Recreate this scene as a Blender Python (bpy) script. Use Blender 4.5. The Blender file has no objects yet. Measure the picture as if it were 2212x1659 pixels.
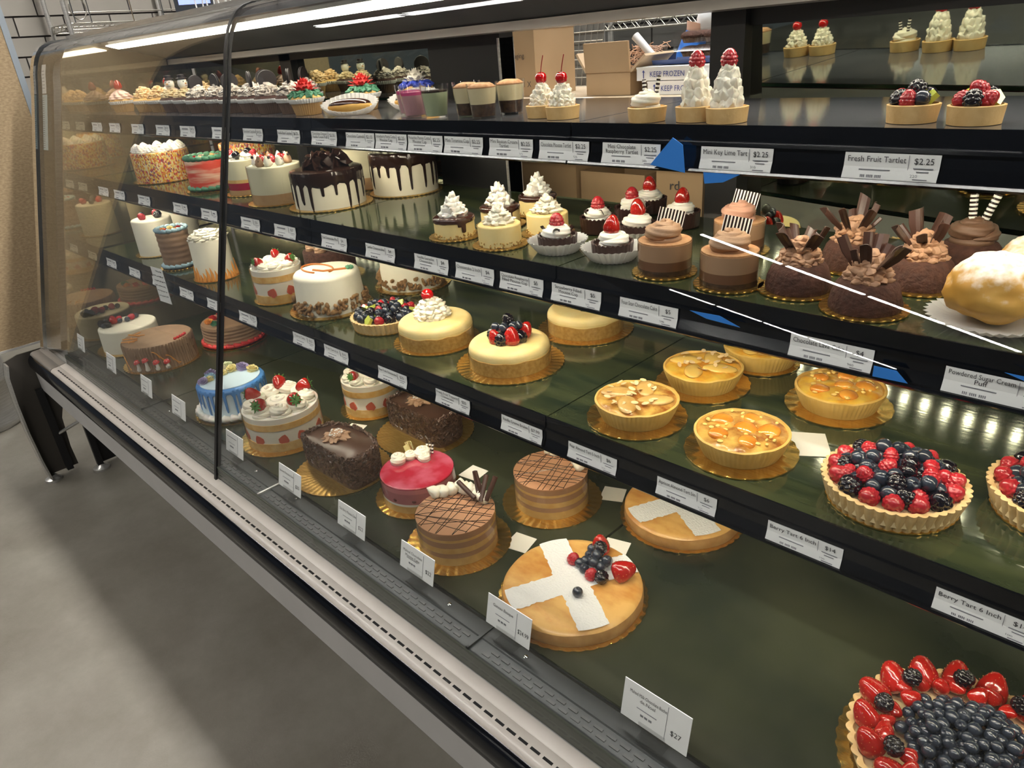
import bpy, math, random
from mathutils import Vector, Matrix, noise
sc = bpy.context.scene
COL = sc.collection
R = math.radians
PI = math.pi
# ------------------------------------------------------------------ camera
cd = bpy.data.cameras.new('camera'); cam = bpy.data.objects.new('camera', cd); COL.objects.link(cam)
cd.sensor_fit = 'HORIZONTAL'; cd.sensor_width = 36.0; cd.lens = 1548 / 2212 * 36.0
cd.clip_start = 0.02; cd.clip_end = 80
cam.matrix_world = Matrix(((0.71371, -0.25149, 0.65374, 0.0),
                           (0.69630, 0.35610, -0.62319, 0.0),
                           (-0.07607, 0.89997, 0.42926, 1.37),
                           (0, 0, 0, 1)))
sc.camera = cam
# ------------------------------------------------------------------ world / view
w = bpy.data.worlds.new('store_ambience'); sc.world = w; w.use_nodes = True
bg = w.node_tree.nodes['Background']; bg.inputs[0].default_value = (0.80, 0.88, 1.0, 1); bg.inputs[1].default_value = 0.09
vs = sc.view_settings
vs.view_transform = 'Standard'; vs.look = 'None'; vs.gamma = 1.0; vs.use_curve_mapping = False
vs.exposure = 0.06
sc.cycles.max_bounces = 10; sc.cycles.transparent_max_bounces = 16; sc.cycles.glossy_bounces = 5
sc.cycles.caustics_reflective = False; sc.cycles.caustics_refractive = False
LAMP_AISLE = 50.0      # emission of the ceiling lights over the shop aisle
LAMP_KITCHEN = 105.0    # emission of the ceiling light over the staff side
LAMP_FAR = 60.0        # emission of the ceiling lights further into the shop
LED = 200.0            # emission of the case's own diodes

# ------------------------------------------------------------------ materials
MATS = {}
def mat(name, col, rough=0.5, metal=0.0, col2=None, scale=30.0, bump=0.0, bscale=60.0, spec=0.5, sss=0.0, coat=0.0,
        tex='noise', ramp=(0.35, 0.65), stretch=None, emit=None, detail=3.0, aniso=None):
    if name in MATS: return MATS[name]
    m = bpy.data.materials.new(name); m.use_nodes = True; nt = m.node_tree; N = nt.nodes; L = nt.links
    b = N['Principled BSDF']
    c4 = lambda c: (c[0], c[1], c[2], 1)
    b.inputs['Base Color'].default_value = c4(col); b.inputs['Roughness'].default_value = rough
    b.inputs['Metallic'].default_value = metal; b.inputs['Specular IOR Level'].default_value = spec
    if sss: b.inputs['Subsurface Weight'].default_value = sss; b.inputs['Subsurface Radius'].default_value = (0.01, 0.006, 0.004); b.inputs['Subsurface Scale'].default_value = 0.4
    if coat: b.inputs['Coat Weight'].default_value = coat; b.inputs['Coat Roughness'].default_value = 0.08
    if emit: b.inputs['Emission Color'].default_value = c4(emit[:3]); b.inputs['Emission Strength'].default_value = emit[3]
    if col2 or bump:
        tc = N.new('ShaderNodeTexCoord'); mp = N.new('ShaderNodeMapping'); L.new(tc.outputs['Object'], mp.inputs[0])
        if stretch: mp.inputs['Scale'].default_value = stretch
    if col2:
        if tex == 'noise':
            t = N.new('ShaderNodeTexNoise'); t.inputs['Scale'].default_value = scale; t.inputs['Detail'].default_value = detail; o = t.outputs['Fac']
            if detail > 12: t.inputs['Roughness'].default_value = .72
        elif tex == 'wave':
            t = N.new('ShaderNodeTexWave'); t.inputs['Scale'].default_value = scale; t.inputs['Distortion'].default_value = 3.0; o = t.outputs['Fac']
        else:
            t = N.new('ShaderNodeTexVoronoi'); t.inputs['Scale'].default_value = scale; o = t.outputs['Distance']
        L.new(mp.outputs[0], t.inputs['Vector'])
        r = N.new('ShaderNodeValToRGB'); r.color_ramp.elements[0].position = ramp[0]; r.color_ramp.elements[1].position = ramp[1]
        r.color_ramp.elements[0].color = c4(col); r.color_ramp.elements[1].color = c4(col2)
        L.new(o, r.inputs[0]); L.new(r.outputs[0], b.inputs['Base Color'])
    if bump:
        t2 = N.new('ShaderNodeTexNoise'); t2.inputs['Scale'].default_value = bscale; t2.inputs['Detail'].default_value = 4
        L.new(mp.outputs[0], t2.inputs['Vector'])
        bp = N.new('ShaderNodeBump'); bp.inputs['Strength'].default_value = min(1, bump); bp.inputs['Distance'].default_value = 0.002 if bump < .55 else .005
        L.new(t2.outputs['Fac'], bp.inputs['Height']); L.new(bp.outputs[0], b.inputs['Normal'])
    MATS[name] = m
    return m
def glassmat(name, tint=(1, 1, 1), r0=0.04, rough=0.0, pw=5.0):
    """thin clear sheet: passes light straight through, mirrors by Fresnel (Schlick) the same from either side"""
    m = bpy.data.materials.new(name); m.use_nodes = True; nt = m.node_tree; N = nt.nodes; L = nt.links
    N.remove(N['Principled BSDF']); o = N['Material Output']
    t = N.new('ShaderNodeBsdfTransparent'); t.inputs[0].default_value = (*tint, 1)
    g = N.new('ShaderNodeBsdfGlossy'); g.inputs['Roughness'].default_value = rough
    ge = N.new('ShaderNodeNewGeometry'); dt = N.new('ShaderNodeVectorMath'); dt.operation = 'DOT_PRODUCT'
    L.new(ge.outputs['Normal'], dt.inputs[0]); L.new(ge.outputs['Incoming'], dt.inputs[1])
    def mth(op, a, b=None):
        n = N.new('ShaderNodeMath'); n.operation = op; n.use_clamp = False
        for i, q in enumerate((a, b)):
            if q is None: continue
            if isinstance(q, (int, float)): n.inputs[i].default_value = q
            else: L.new(q, n.inputs[i])
        return n.outputs[0]
    c = mth('ABSOLUTE', dt.outputs['Value']); k = mth('POWER', mth('SUBTRACT', 1.0, c), pw); f = mth('ADD', mth('MULTIPLY', k, 1 - r0), r0)
    mx = N.new('ShaderNodeMixShader'); L.new(f, mx.inputs[0])
    L.new(t.outputs[0], mx.inputs[1]); L.new(g.outputs[0], mx.inputs[2]); L.new(mx.outputs[0], o.inputs[0])
    MATS[name] = m; return m
def sprinklemat(name):
    m = bpy.data.materials.new(name); m.use_nodes = True; nt = m.node_tree; N = nt.nodes; L = nt.links; b = N['Principled BSDF']
    tc = N.new('ShaderNodeTexCoord'); mp = N.new('ShaderNodeMapping'); mp.inputs['Scale'].default_value = (1, 1, .6); L.new(tc.outputs['Object'], mp.inputs[0])
    v = N.new('ShaderNodeTexVoronoi'); v.inputs['Scale'].default_value = 300; L.new(mp.outputs[0], v.inputs['Vector'])
    s = N.new('ShaderNodeSeparateColor'); L.new(v.outputs['Color'], s.inputs[0])
    r = N.new('ShaderNodeValToRGB'); r.color_ramp.interpolation = 'CONSTANT'
    cs = [(0, (.80, .62, .22)), (.22, (.72, .25, .04)), (.38, (.80, .45, .05)), (.54, (.40, .06, .08)), (.66, (.82, .70, .42)), (.82, (.22, .10, .16)), (.90, (.66, .10, .05))]
    e = r.color_ramp.elements; e[0].position = 0; e[0].color = (*cs[0][1], 1); e[1].position = cs[1][0]; e[1].color = (*cs[1][1], 1)
    for p, c in cs[2:]:
        k = e.new(p); k.color = (*c, 1)
    L.new(s.outputs[0], r.inputs[0]); L.new(r.outputs[0], b.inputs['Base Color']); b.inputs['Roughness'].default_value = .45
    bp = N.new('ShaderNodeBump'); bp.inputs['Distance'].default_value = .002; bp.inputs['Strength'].default_value = .8; bp.invert = True
    L.new(v.outputs['Distance'], bp.inputs['Height']); L.new(bp.outputs[0], b.inputs['Normal'])
    MATS[name] = m; return m

M_ = mat
black_gloss = mat('black_gloss_plastic', (0.003, 0.0035, 0.005), 0.12, col2=(0.005, 0.006, 0.009), scale=8, spec=.35)
black_matte = mat('black_matte', (0.008, 0.008, 0.009), 0.45)
dark_tray = mat('dark_tray_metal', (0.012, 0.015, 0.016), 0.42, col2=(0.016, 0.019, 0.020), scale=6, spec=.3)
deck_mat = mat('dark_green_deck', (0.014, 0.020, 0.013), 0.22, col2=(0.055, 0.060, 0.032), scale=4, bump=0.05, bscale=30, detail=9, ramp=(.35, .75))
beige = mat('beige_enamel', (0.55, 0.50, 0.45), 0.3, col2=(0.60, 0.55, 0.50), scale=12)
greypanel = mat('grey_painted_metal', (0.36, 0.35, 0.34), 0.5, col2=(0.40, 0.39, 0.38), scale=6)
steel = mat('brushed_steel', (0.60, 0.59, 0.56), 0.35, 0.75, col2=(0.50, 0.49, 0.46), scale=20, stretch=(1, 1, 12))
chrome = mat('chrome', (0.75, 0.74, 0.72), 0.08, 1.0)
canopy_grey = mat('canopy_grey', (0.10, 0.105, 0.11), 0.5, col2=(0.13, 0.135, 0.14), scale=9)
mirror_m = mat('mirror_glass', (0.46, 0.49, 0.40), 0.02, 1.0)
glass_front = glassmat('curved_front_glass', (0.985, 0.99, 0.985), 0.03)
acrylic = glassmat('clear_acrylic', (0.95, 0.95, 0.95), 0.05, 0.03)
acetate = glassmat('acetate_film', (0.98, 0.97, 0.95), 0.03, 0.10)
cupglass = glassmat('clear_cup', (0.96, 0.96, 0.96), 0.04, 0.03)
shelfglass = mat('green_shelf_glass', (0.020, 0.030, 0.016), 0.10, col2=(0.055, 0.066, 0.028), scale=6, bump=0.05, bscale=25, spec=0.8, detail=8, stretch=(1, 5, 1))  # lighter streaks in the colour imitate reflections running across the glass
shelftop = mat('grey_shelf_glass', (0.07, 0.072, 0.08), 0.10, col2=(0.10, 0.10, 0.11), scale=6, spec=0.8)
gold = mat('gold_board', (0.80, 0.46, 0.09), 0.22, 0.95, col2=(0.92, 0.62, 0.20), scale=40, stretch=(1, 8, 1), bump=.15, bscale=60)
paper = mat('white_paper', (0.80, 0.80, 0.79), 0.6, col2=(0.84, 0.84, 0.83), scale=15)
def thinpaper(name, col):
    m = mat(name, col, 0.6); nt = m.node_tree; N = nt.nodes; L = nt.links; b = N['Principled BSDF']
    tr = N.new('ShaderNodeBsdfTranslucent'); tr.inputs[0].default_value = (*col, 1); mx = N.new('ShaderNodeMixShader'); mx.inputs[0].default_value = .5
    L.new(b.outputs[0], mx.inputs[1]); L.new(tr.outputs[0], mx.inputs[2]); L.new(mx.outputs[0], N['Material Output'].inputs[0]); return m
papercup = thinpaper('white_paper_cup', (0.90, 0.89, 0.87))
ink = mat('black_ink', (0.03, 0.03, 0.035), 0.6)
inkgrey = mat('grey_ink', (0.25, 0.25, 0.28), 0.6)
inkblue = mat('blue_ink', (0.03, 0.05, 0.25), 0.6)
concrete = mat('polished_concrete', (0.105, 0.092, 0.070), 0.42, col2=(0.205, 0.19, 0.16), scale=2.6, bump=0.12, bscale=220, detail=15, ramp=(.28, .72))
tile_m = mat('beige_tile', (0.27, 0.25, 0.22), 0.3, col2=(0.30, 0.275, 0.245), scale=3)
tile_d = mat('grey_tile', (0.07, 0.068, 0.06), 0.3, col2=(0.085, 0.08, 0.075), scale=3)
grout = mat('dark_grout', (0.035, 0.028, 0.028), 0.8)
ceilm = mat('ceiling_grey', (0.22, 0.22, 0.22), 0.8)
osb = mat('chipboard', (0.34, 0.24, 0.135), 0.7, col2=(0.48, 0.355, 0.21), scale=130, stretch=(1, .7, 1.6), bump=.3, detail=6)
cardboard = mat('cardboard', (0.36, 0.24, 0.13), 0.75, col2=(0.40, 0.27, 0.15), scale=9)
cardlight = mat('cardboard_light', (0.50, 0.37, 0.24), 0.75)
whitecard = mat('white_carton', (0.70, 0.70, 0.70), 0.6)
wire_m = mat('wire_metal', (0.45, 0.43, 0.38), 0.3, 0.9)
# food
cream = mat('whipped_cream', (0.86, 0.80, 0.66), 0.45, sss=0.15, bump=0.05, bscale=50)
creamwhite = mat('white_cream', (0.88, 0.84, 0.76), 0.45, sss=0.15)
cheese = mat('cheesecake', (0.82, 0.62, 0.25), 0.5, col2=(0.85, 0.69, 0.33), scale=30, bump=.15, bscale=200, sss=.1)
graham = mat('graham_crust', (0.46, 0.25, 0.055), 0.55, col2=(0.60, 0.36, 0.10), scale=160, bump=.35, bscale=300, coat=.15)
crust = mat('tart_crust', (0.62, 0.38, 0.14), 0.6, col2=(0.74, 0.50, 0.22), scale=45, bump=.35, bscale=220)
crustpale = mat('pale_tart_crust', (0.70, 0.47, 0.20), 0.6, col2=(0.80, 0.58, 0.29), scale=60, bump=.3, bscale=240)
choc = mat('dark_chocolate', (0.018, 0.008, 0.006), 0.22, col2=(0.028, 0.013, 0.009), scale=20, coat=.2)
chocm = mat('milk_chocolate_mousse', (0.40, 0.22, 0.12), 0.5, col2=(0.43, 0.24, 0.135), scale=25)
chocmatte = mat('chocolate_shard', (0.06, 0.026, 0.018), 0.35)
choccake = mat('chocolate_sponge', (0.05, 0.018, 0.010), 0.85, col2=(0.085, 0.032, 0.02), scale=110, bump=.6, bscale=200)
shave = mat('chocolate_shavings', (0.040, 0.020, 0.013), 0.4, col2=(0.13, 0.07, 0.045), scale=150)
ganache = mat('ganache', (0.05, 0.018, 0.011), 0.12, coat=.4)
ganachetop = mat('ganache_top', (0.09, 0.05, 0.035), 0.3)
choccream = mat('chocolate_cream', (0.36, 0.21, 0.12), 0.5, col2=(0.42, 0.26, 0.16), scale=40)
chocicing = mat('chocolate_icing', (0.22, 0.115, 0.06), 0.5)
brownicing = mat('brown_icing', (0.24, 0.145, 0.085), 0.55, col2=(0.30, 0.185, 0.108), scale=25)
sponge = mat('sponge', (0.72, 0.42, 0.12), 0.8, col2=(0.82, 0.55, 0.22), scale=70, bump=.5, bscale=180)
pinkm = mat('pink_mousse', (0.42, 0.12, 0.15), 0.5, col2=(0.50, 0.19, 0.20), scale=22)
pinktop = mat('raspberry_glaze', (0.42, 0.022, 0.045), 0.08, col2=(0.62, 0.15, 0.22), scale=18, coat=.6, ramp=(.4, .7))
whiteicing = mat('white_icing', (0.80, 0.76, 0.62), 0.5, bump=.12, bscale=45)
greenwhite = mat('pale_green_mousse', (0.74, 0.73, 0.55), 0.5)
tanlayer = mat('tan_cake_layer', (0.50, 0.30, 0.14), 0.7, col2=(0.56, 0.36, 0.18), scale=60)
blueicing = mat('blue_icing', (0.50, 0.66, 0.78), 0.45, col2=(0.62, 0.74, 0.80), scale=12)
bluedrip = mat('blue_drip', (0.07, 0.24, 0.58), 0.25)
redicing = mat('red_icing', (0.55, 0.03, 0.03), 0.45)
orangeicing = mat('orange_icing', (0.72, 0.30, 0.05), 0.5)
greenicing = mat('green_icing', (0.06, 0.22, 0.12), 0.5)
yellowicing = mat('yellow_icing', (0.84, 0.74, 0.35), 0.5)
purpleicing = mat('purple_icing', (0.36, 0.30, 0.50), 0.55)
aquaicing = mat('aqua_icing', (0.30, 0.45, 0.52), 0.5)
blueb = mat('blueberry_skin', (0.010, 0.013, 0.022), 0.2, col2=(0.055, 0.07, 0.10), scale=90, coat=.5, ramp=(.4, .75))
blackb = mat('blackberry_skin', (0.006, 0.004, 0.007), 0.2, coat=.5)
raspb = mat('raspberry_skin', (0.34, 0.006, 0.012), 0.25, col2=(0.50, 0.03, 0.04), scale=60, coat=.4)
strawb = mat('strawberry_skin', (0.30, 0.004, 0.005), 0.16, col2=(0.47, 0.018, 0.010), scale=50, coat=.6)
seedm = mat('strawberry_seed', (0.58, 0.24, 0.05), 0.5)
leafm = mat('berry_leaf', (0.05, 0.16, 0.03), 0.5, col2=(0.10, 0.25, 0.05), scale=80)
kiwi = mat('kiwi', (0.42, 0.48, 0.05), 0.25, col2=(0.55, 0.60, 0.12), scale=60, coat=.4)
cherrym = mat('cherry_skin', (0.50, 0.005, 0.006), 0.08, coat=.7)
apricot = mat('apricot', (0.62, 0.20, 0.02), 0.12, col2=(0.80, 0.36, 0.05), scale=30, coat=.7)
pear = mat('baked_pear', (0.56, 0.32, 0.09), 0.2, col2=(0.72, 0.48, 0.17), scale=25, coat=.5)
almondfill = mat('almond_filling', (0.28, 0.09, 0.015), 0.25, col2=(0.72, 0.44, 0.10), scale=42, bump=.5, bscale=90, coat=.4, detail=6)
almondyellow = mat('yellow_filling', (0.66, 0.28, 0.02), 0.3, col2=(0.84, 0.54, 0.08), scale=42, bump=.4, bscale=90, coat=.4, detail=6)
almond = mat('almond_slice', (0.80, 0.58, 0.30), 0.4)
bakedtop = mat('baked_pastry_top', (0.52, 0.20, 0.03), 0.4, col2=(0.76, 0.44, 0.13), scale=16, stretch=(1, 1.6, 1), detail=9, coat=.2, ramp=(.34,.60), bump=.2, bscale=50)
bakedside = mat('baked_pastry_side', (0.48, 0.24, 0.07), 0.6, col2=(0.60, 0.34, 0.12), scale=40, bump=.3, bscale=160)
sugar = mat('powdered_sugar', (0.84, 0.83, 0.80), 0.9, bump=.6, bscale=260)
puffm = mat('choux_pastry', (0.58, 0.30, 0.05), 0.55, col2=(0.76, 0.46, 0.12), scale=18, bump=.3, bscale=60)
walnut = mat('walnut', (0.30, 0.15, 0.05), 0.6, col2=(0.50, 0.30, 0.13), scale=120, bump=.6, bscale=200)
greenpud = mat('pistachio_cream', (0.45, 0.52, 0.32), 0.5)
pinkpud = mat('strawberry_cream', (0.62, 0.33, 0.36), 0.5)
pinkjelly = mat('pink_jelly', (0.75, 0.08, 0.28), 0.15, coat=.4)
cocoa = mat('cocoa_dust', (0.42, 0.20, 0.09), 0.8, col2=(0.55, 0.32, 0.16), scale=120)
darkcrumb = mat('dark_crumb', (0.035, 0.016, 0.008), 0.8, col2=(0.09, 0.045, 0.02), scale=140, bump=.5, bscale=200)
cookie = mat('dark_cookie', (0.03, 0.022, 0.022), 0.45, bump=.4, bscale=150)
liner = mat('brown_cupcake_liner', (0.16, 0.095, 0.06), 0.6)
linert = mat('tan_cupcake_liner', (0.50, 0.30, 0.12), 0.6)
linerw = mat('white_liner_frill', (0.78, 0.77, 0.74), 0.6)
redflower = mat('red_buttercream', (0.62, 0.03, 0.03), 0.5, col2=(0.75, 0.18, 0.12), scale=60, ramp=(.5, .8))
sprinkm = sprinklemat('sprinkle_coat')
tape_blue = mat('blue_painter_tape', (0.03, 0.22, 0.72), 0.6)

def sugarmat(name):
    """choux pastry dusted from above with patches of sugar"""
    m = mat(name, (0.52, 0.26, 0.04), 0.55, col2=(0.74, 0.44, 0.11), scale=18); nt = m.node_tree; N = nt.nodes; L = nt.links; b = N['Principled BSDF']
    ramp = [n for n in N if n.type == 'VALTORGB'][0]; tc = [n for n in N if n.type == 'TEX_COORD'][0]
    ge = N.new('ShaderNodeNewGeometry'); sp = N.new('ShaderNodeSeparateXYZ'); L.new(ge.outputs['Normal'], sp.inputs[0])
    n1 = N.new('ShaderNodeTexNoise'); n1.inputs['Scale'].default_value = 110; n1.inputs['Detail'].default_value = 8; L.new(tc.outputs['Object'], n1.inputs['Vector'])
    a = N.new('ShaderNodeMath'); a.operation = 'MULTIPLY_ADD'; a.inputs[1].default_value = 1.5; L.new(n1.outputs['Fac'], a.inputs[0]); L.new(sp.outputs[2], a.inputs[2])
    r = N.new('ShaderNodeValToRGB'); r.color_ramp.elements[0].position = .56; r.color_ramp.elements[1].position = .92
    d = N.new('ShaderNodeMath'); d.operation = 'MULTIPLY'; d.inputs[1].default_value = .5; L.new(a.outputs[0], d.inputs[0]); L.new(d.outputs[0], r.inputs[0])
    mx = N.new('ShaderNodeMix'); mx.data_type = 'RGBA'; L.new(r.outputs[0], mx.inputs[0]); L.new(ramp.outputs[0], mx.inputs[6]); mx.inputs[7].default_value = (.84, .83, .80, 1)
    L.new(mx.outputs[2], b.inputs['Base Color']); return m
sugarpuff = sugarmat('sugared_choux')
# ------------------------------------------------------------------ mesh helpers
MESH = {}
class MB:
    def __init__(s): s.v = []; s.f = []
    def add(s, v, f):
        o = len(s.v); s.v += [tuple(p) for p in v]; s.f += [tuple(i + o for i in q) for q in f]; return s
    def box(s, c, d, rz=0.0):
        x, y, z = [k / 2 for k in d]; P = [(a, b, e) for e in (-z, z) for a, b in ((-x, -y), (x, -y), (x, y), (-x, y))]
        ca, sa = math.cos(rz), math.sin(rz)
        P = [(c[0] + p[0] * ca - p[1] * sa, c[1] + p[0] * sa + p[1] * ca, c[2] + p[2]) for p in P]
        return s.add(P, [(3, 2, 1, 0), (4, 5, 6, 7), (0, 1, 5, 4), (1, 2, 6, 5), (2, 3, 7, 6), (3, 0, 4, 7)])
    def b2(s, a, b): return s.box([(a[i] + b[i]) / 2 for i in range(3)], [abs(b[i] - a[i]) for i in range(3)])
    def lathe(s, prof, n=32, rf=None, c=(0, 0, 0), cap0=True, cap1=True):
        v = []; f = []
        for i, (r, z) in enumerate(prof):
            for k in range(n):
                t = 2 * PI * k / n; rr, zz = (r, z) if rf is None else rf(t, r, z, i)
                v.append((c[0] + rr * math.cos(t), c[1] + rr * math.sin(t), c[2] + zz))
        for i in range(len(prof) - 1):
            for k in range(n):
                a = i * n + k; b = i * n + (k + 1) % n; f.append((a, b, b + n, a + n))
        if cap0: f.append(tuple(range(n - 1, -1, -1)))
        if cap1: f.append(tuple(range((len(prof) - 1) * n, len(prof) * n)))
        return s.add(v, f)
    def tube(s, pts, r, n=8, cap=True):
        pts = [Vector(p) for p in pts]; rs = r if isinstance(r, (list, tuple)) else [r] * len(pts); v = []; f = []
        up = Vector((0, 0, 1)); u = None
        for i, p in enumerate(pts):
            d = (pts[min(i + 1, len(pts) - 1)] - pts[max(i - 1, 0)]).normalized()
            if u is None:
                u = d.cross(up)
                if u.length < .05: u = d.cross(Vector((1, 0, 0)))
            u = (u - d * u.dot(d)).normalized(); w_ = d.cross(u)
            for k in range(n):
                t = 2 * PI * k / n; v.append(p + (u * math.cos(t) + w_ * math.sin(t)) * rs[i])
        for i in range(len(pts) - 1):
            for k in range(n):
                a = i * n + k; b = i * n + (k + 1) % n; f.append((a, b, b + n, a + n))
        if cap: f.append(tuple(range(n - 1, -1, -1))); f.append(tuple(range((len(pts) - 1) * n, len(pts) * n)))
        return s.add(v, f)
    def prism(s, poly, x0, x1):          # poly in (y,z), extruded along x
        n = len(poly); v = [(x0, p[0], p[1]) for p in poly] + [(x1, p[0], p[1]) for p in poly]
        f = [(i, (i + 1) % n, (i + 1) % n + n, i + n) for i in range(n)] + [tuple(range(n - 1, -1, -1)), tuple(range(n, 2 * n))]
        return s.add(v, f)
    def slab(s, poly, z0, z1):           # poly in (x,y), extruded in z
        n = len(poly); v = [(p[0], p[1], z0) for p in poly] + [(p[0], p[1], z1) for p in poly]
        f = [(i, (i + 1) % n, (i + 1) % n + n, i + n) for i in range(n)] + [tuple(range(n - 1, -1, -1)), tuple(range(n, 2 * n))]
        return s.add(v, f)
    def ball(s, c, r, n=12, m=8, rf=None):
        rx, ry, rz = r if isinstance(r, (list, tuple)) else (r, r, r); v = []; f = []
        for i in range(m + 1):
            ph = PI * i / m
            for k in range(n):
                t = 2 * PI * k / n; d = (math.sin(ph) * math.cos(t), math.sin(ph) * math.sin(t), -math.cos(ph)); q = 1 if rf is None else rf(d)
                v.append((c[0] + rx * d[0] * q, c[1] + ry * d[1] * q, c[2] + rz * d[2] * q))
        for i in range(m):
            for k in range(n):
                a = i * n + k; b = i * n + (k + 1) % n; f.append((a, b, b + n, a + n))
        return s.add(v, f)
    def xf(s, M, start=0):
        for i in range(start, len(s.v)): s.v[i] = tuple(M @ Vector(s.v[i]))
        return s
    def mesh(s, name, smooth=True, sharp=50):
        me = bpy.data.meshes.new(name); me.from_pydata(s.v, [], s.f); me.update()
        if smooth:
            me.polygons.foreach_set('use_smooth', [True] * len(me.polygons))
            if sharp < 180:
                try: me.set_sharp_from_angle(angle=R(sharp))
                except Exception: pass
        return me
    def build(s, name, m, parent=None, loc=None, rot=None, smooth=True): return put(name, s.mesh(name, smooth), m, parent, loc, rot)
def put(name, me, m, parent=None, loc=None, rot=None, scale=None):
    if m is not None and not me.materials: me.materials.append(m)
    o = bpy.data.objects.new(name, me); COL.objects.link(o)
    if m is not None and me.materials[0] is not m:
        o.material_slots[0].link = 'OBJECT'; o.material_slots[0].material = m
    if parent: o.parent = parent
    if loc: o.location = loc
    if rot is not None: o.rotation_euler = rot
    if scale is not None: o.scale = (scale,) * 3 if isinstance(scale, (int, float)) else scale
    return o
def thing(name, label, cat, loc=(0, 0, 0), rz=0.0, group=None):
    o = bpy.data.objects.new(name, None); COL.objects.link(o); o.empty_display_size = .02
    o.location = loc; o.rotation_euler = (0, 0, rz); tag(o, label, cat, group); return o
def tag(o, label, cat, group=None):
    o['label'] = label; o['category'] = cat
    if group: o['group'] = group
    return o
def struct(o): o['kind'] = 'structure'; return o
def stuff(o): o['kind'] = 'stuff'; return o
def copy_tree(o, parent=None):
    c = o.copy(); COL.objects.link(c)
    if parent: c.parent = parent
    for ch in o.children: copy_tree(ch, c)
    return c
def nz(x, y, z, s=1.0): return noise.noise(Vector((x * s, y * s, z * s)))
TXT = {}
def text(body, size, m, parent, loc, rot, align='CENTER', width=None, name='lettering'):
    key = (body, round(size, 5), align)
    if key not in TXT:
        cu = bpy.data.curves.new('t', 'FONT'); cu.body = body; cu.size = size; cu.align_x = align; cu.align_y = 'CENTER'; cu.resolution_u = 2; cu.extrude = 0.0
        o = bpy.data.objects.new('t', cu); COL.objects.link(o)
        me = bpy.data.meshes.new_from_object(o.evaluated_get(bpy.context.evaluated_depsgraph_get()))
        bpy.data.objects.remove(o); bpy.data.curves.remove(cu); me.name = 'lettering'; me.materials.clear(); TXT[key] = me
    me = TXT[key]; sx = 1.0
    if width and me.vertices:
        xs = [v.co.x for v in me.vertices]; wd = max(xs) - min(xs)
        if wd > width: sx = width / wd
    return put(name, me, m, parent, loc, rot, (sx, 1, 1))
# ================================================================== the place
ZD, Z3, Z2, Z1 = 0.5325, 0.8474, 1.0745, 1.2645          # deck and shelf heights
YF = {1: 0.791, 2: 0.746, 3: 0.7045}                     # shelf front edges
ZS = {1: Z1, 2: Z2, 3: Z3}
SEG = [-2.68, -2.01, -1.34, -0.67, 0.0, 0.67, 1.34]      # shelf segment joints
struct(MB().b2((-9, -26, -0.05), (9, 5, 0)).build('floor', concrete, smooth=False))
struct(MB().b2((-14, -26, 4.6), (9, 5, 4.7)).build('ceiling', ceilm, smooth=False))
def tilewall(name, origin, along, n, m_tile, u0, u1, z0, z1, zb, zt, lo, hi, pu=0.25, pz=0.10):
    """wall slab of grout with real tiles where the photograph shows them"""
    slab = MB()
    if along == 'y': slab.b2((origin - .12, lo, 0), (origin - .004, hi, 4.6))
    else: slab.b2((lo, origin + .004, 0), (hi, origin + .12, 4.6))
    wl = struct(slab.build(name, grout, smooth=False))
    mb = MB()
    if along == 'y': mb.box((0, 0, 0), (.012, pu - .008, pz - .009))
    else: mb.box((0, 0, 0), (pu - .008, .012, pz - .009))
    me = mb.mesh('tile', False)
    r0 = int(math.floor(z0 / pz)); r1 = int(math.ceil(z1 / pz))
    for r in range(r0, r1):
        off = (pu / 2 if r % 2 else 0)
        k0 = int(math.floor((u0 - off) / pu)); k1 = int(math.ceil((u1 - off) / pu))
        for k in range(k0, k1):
            u = off + k * pu + pu / 2
            put('tile', me, m_tile, wl, (origin, u, r * pz + pz / 2) if along == 'y' else (u, origin, r * pz + pz / 2))
    # the rest of the wall, too far from view to tell tiles apart: one joined sheet of the same tiles
    big = MB()
    for r in range(int(zb / pz), int(zt / pz)):
        off = (pu / 2 if r % 2 else 0)
        for k in range(int(math.floor((lo - off) / pu)), int((hi - off) / pu)):
            u = off + k * pu + pu / 2; inside = r0 <= r < r1 and u0 - pu < u - 0.0 < u1 + pu
            if inside and int(math.floor((u0 - off) / pu)) <= k < int(math.ceil((u1 - off) / pu)): continue
            c = (origin, u, r * pz + pz / 2) if along == 'y' else (u, origin, r * pz + pz / 2)
            big.box(c, (.012, pu - .008, pz - .009) if along == 'y' else (pu - .008, .012, pz - .009))
    stuff(big.build('tile', m_tile, wl, smooth=False))
    return wl
tilewall('wall_left', -5.0, 'y', 0, tile_m, 0.9, 2.6, 1.4, 2.0, 0.0, 3.0, 0.8, 2.7)
tilewall('wall_back', 2.75, 'x', 0, tile_d, -3.0, -0.6, 1.1, 1.7, 0.0, 3.0, -5.0, 3.0)

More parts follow.
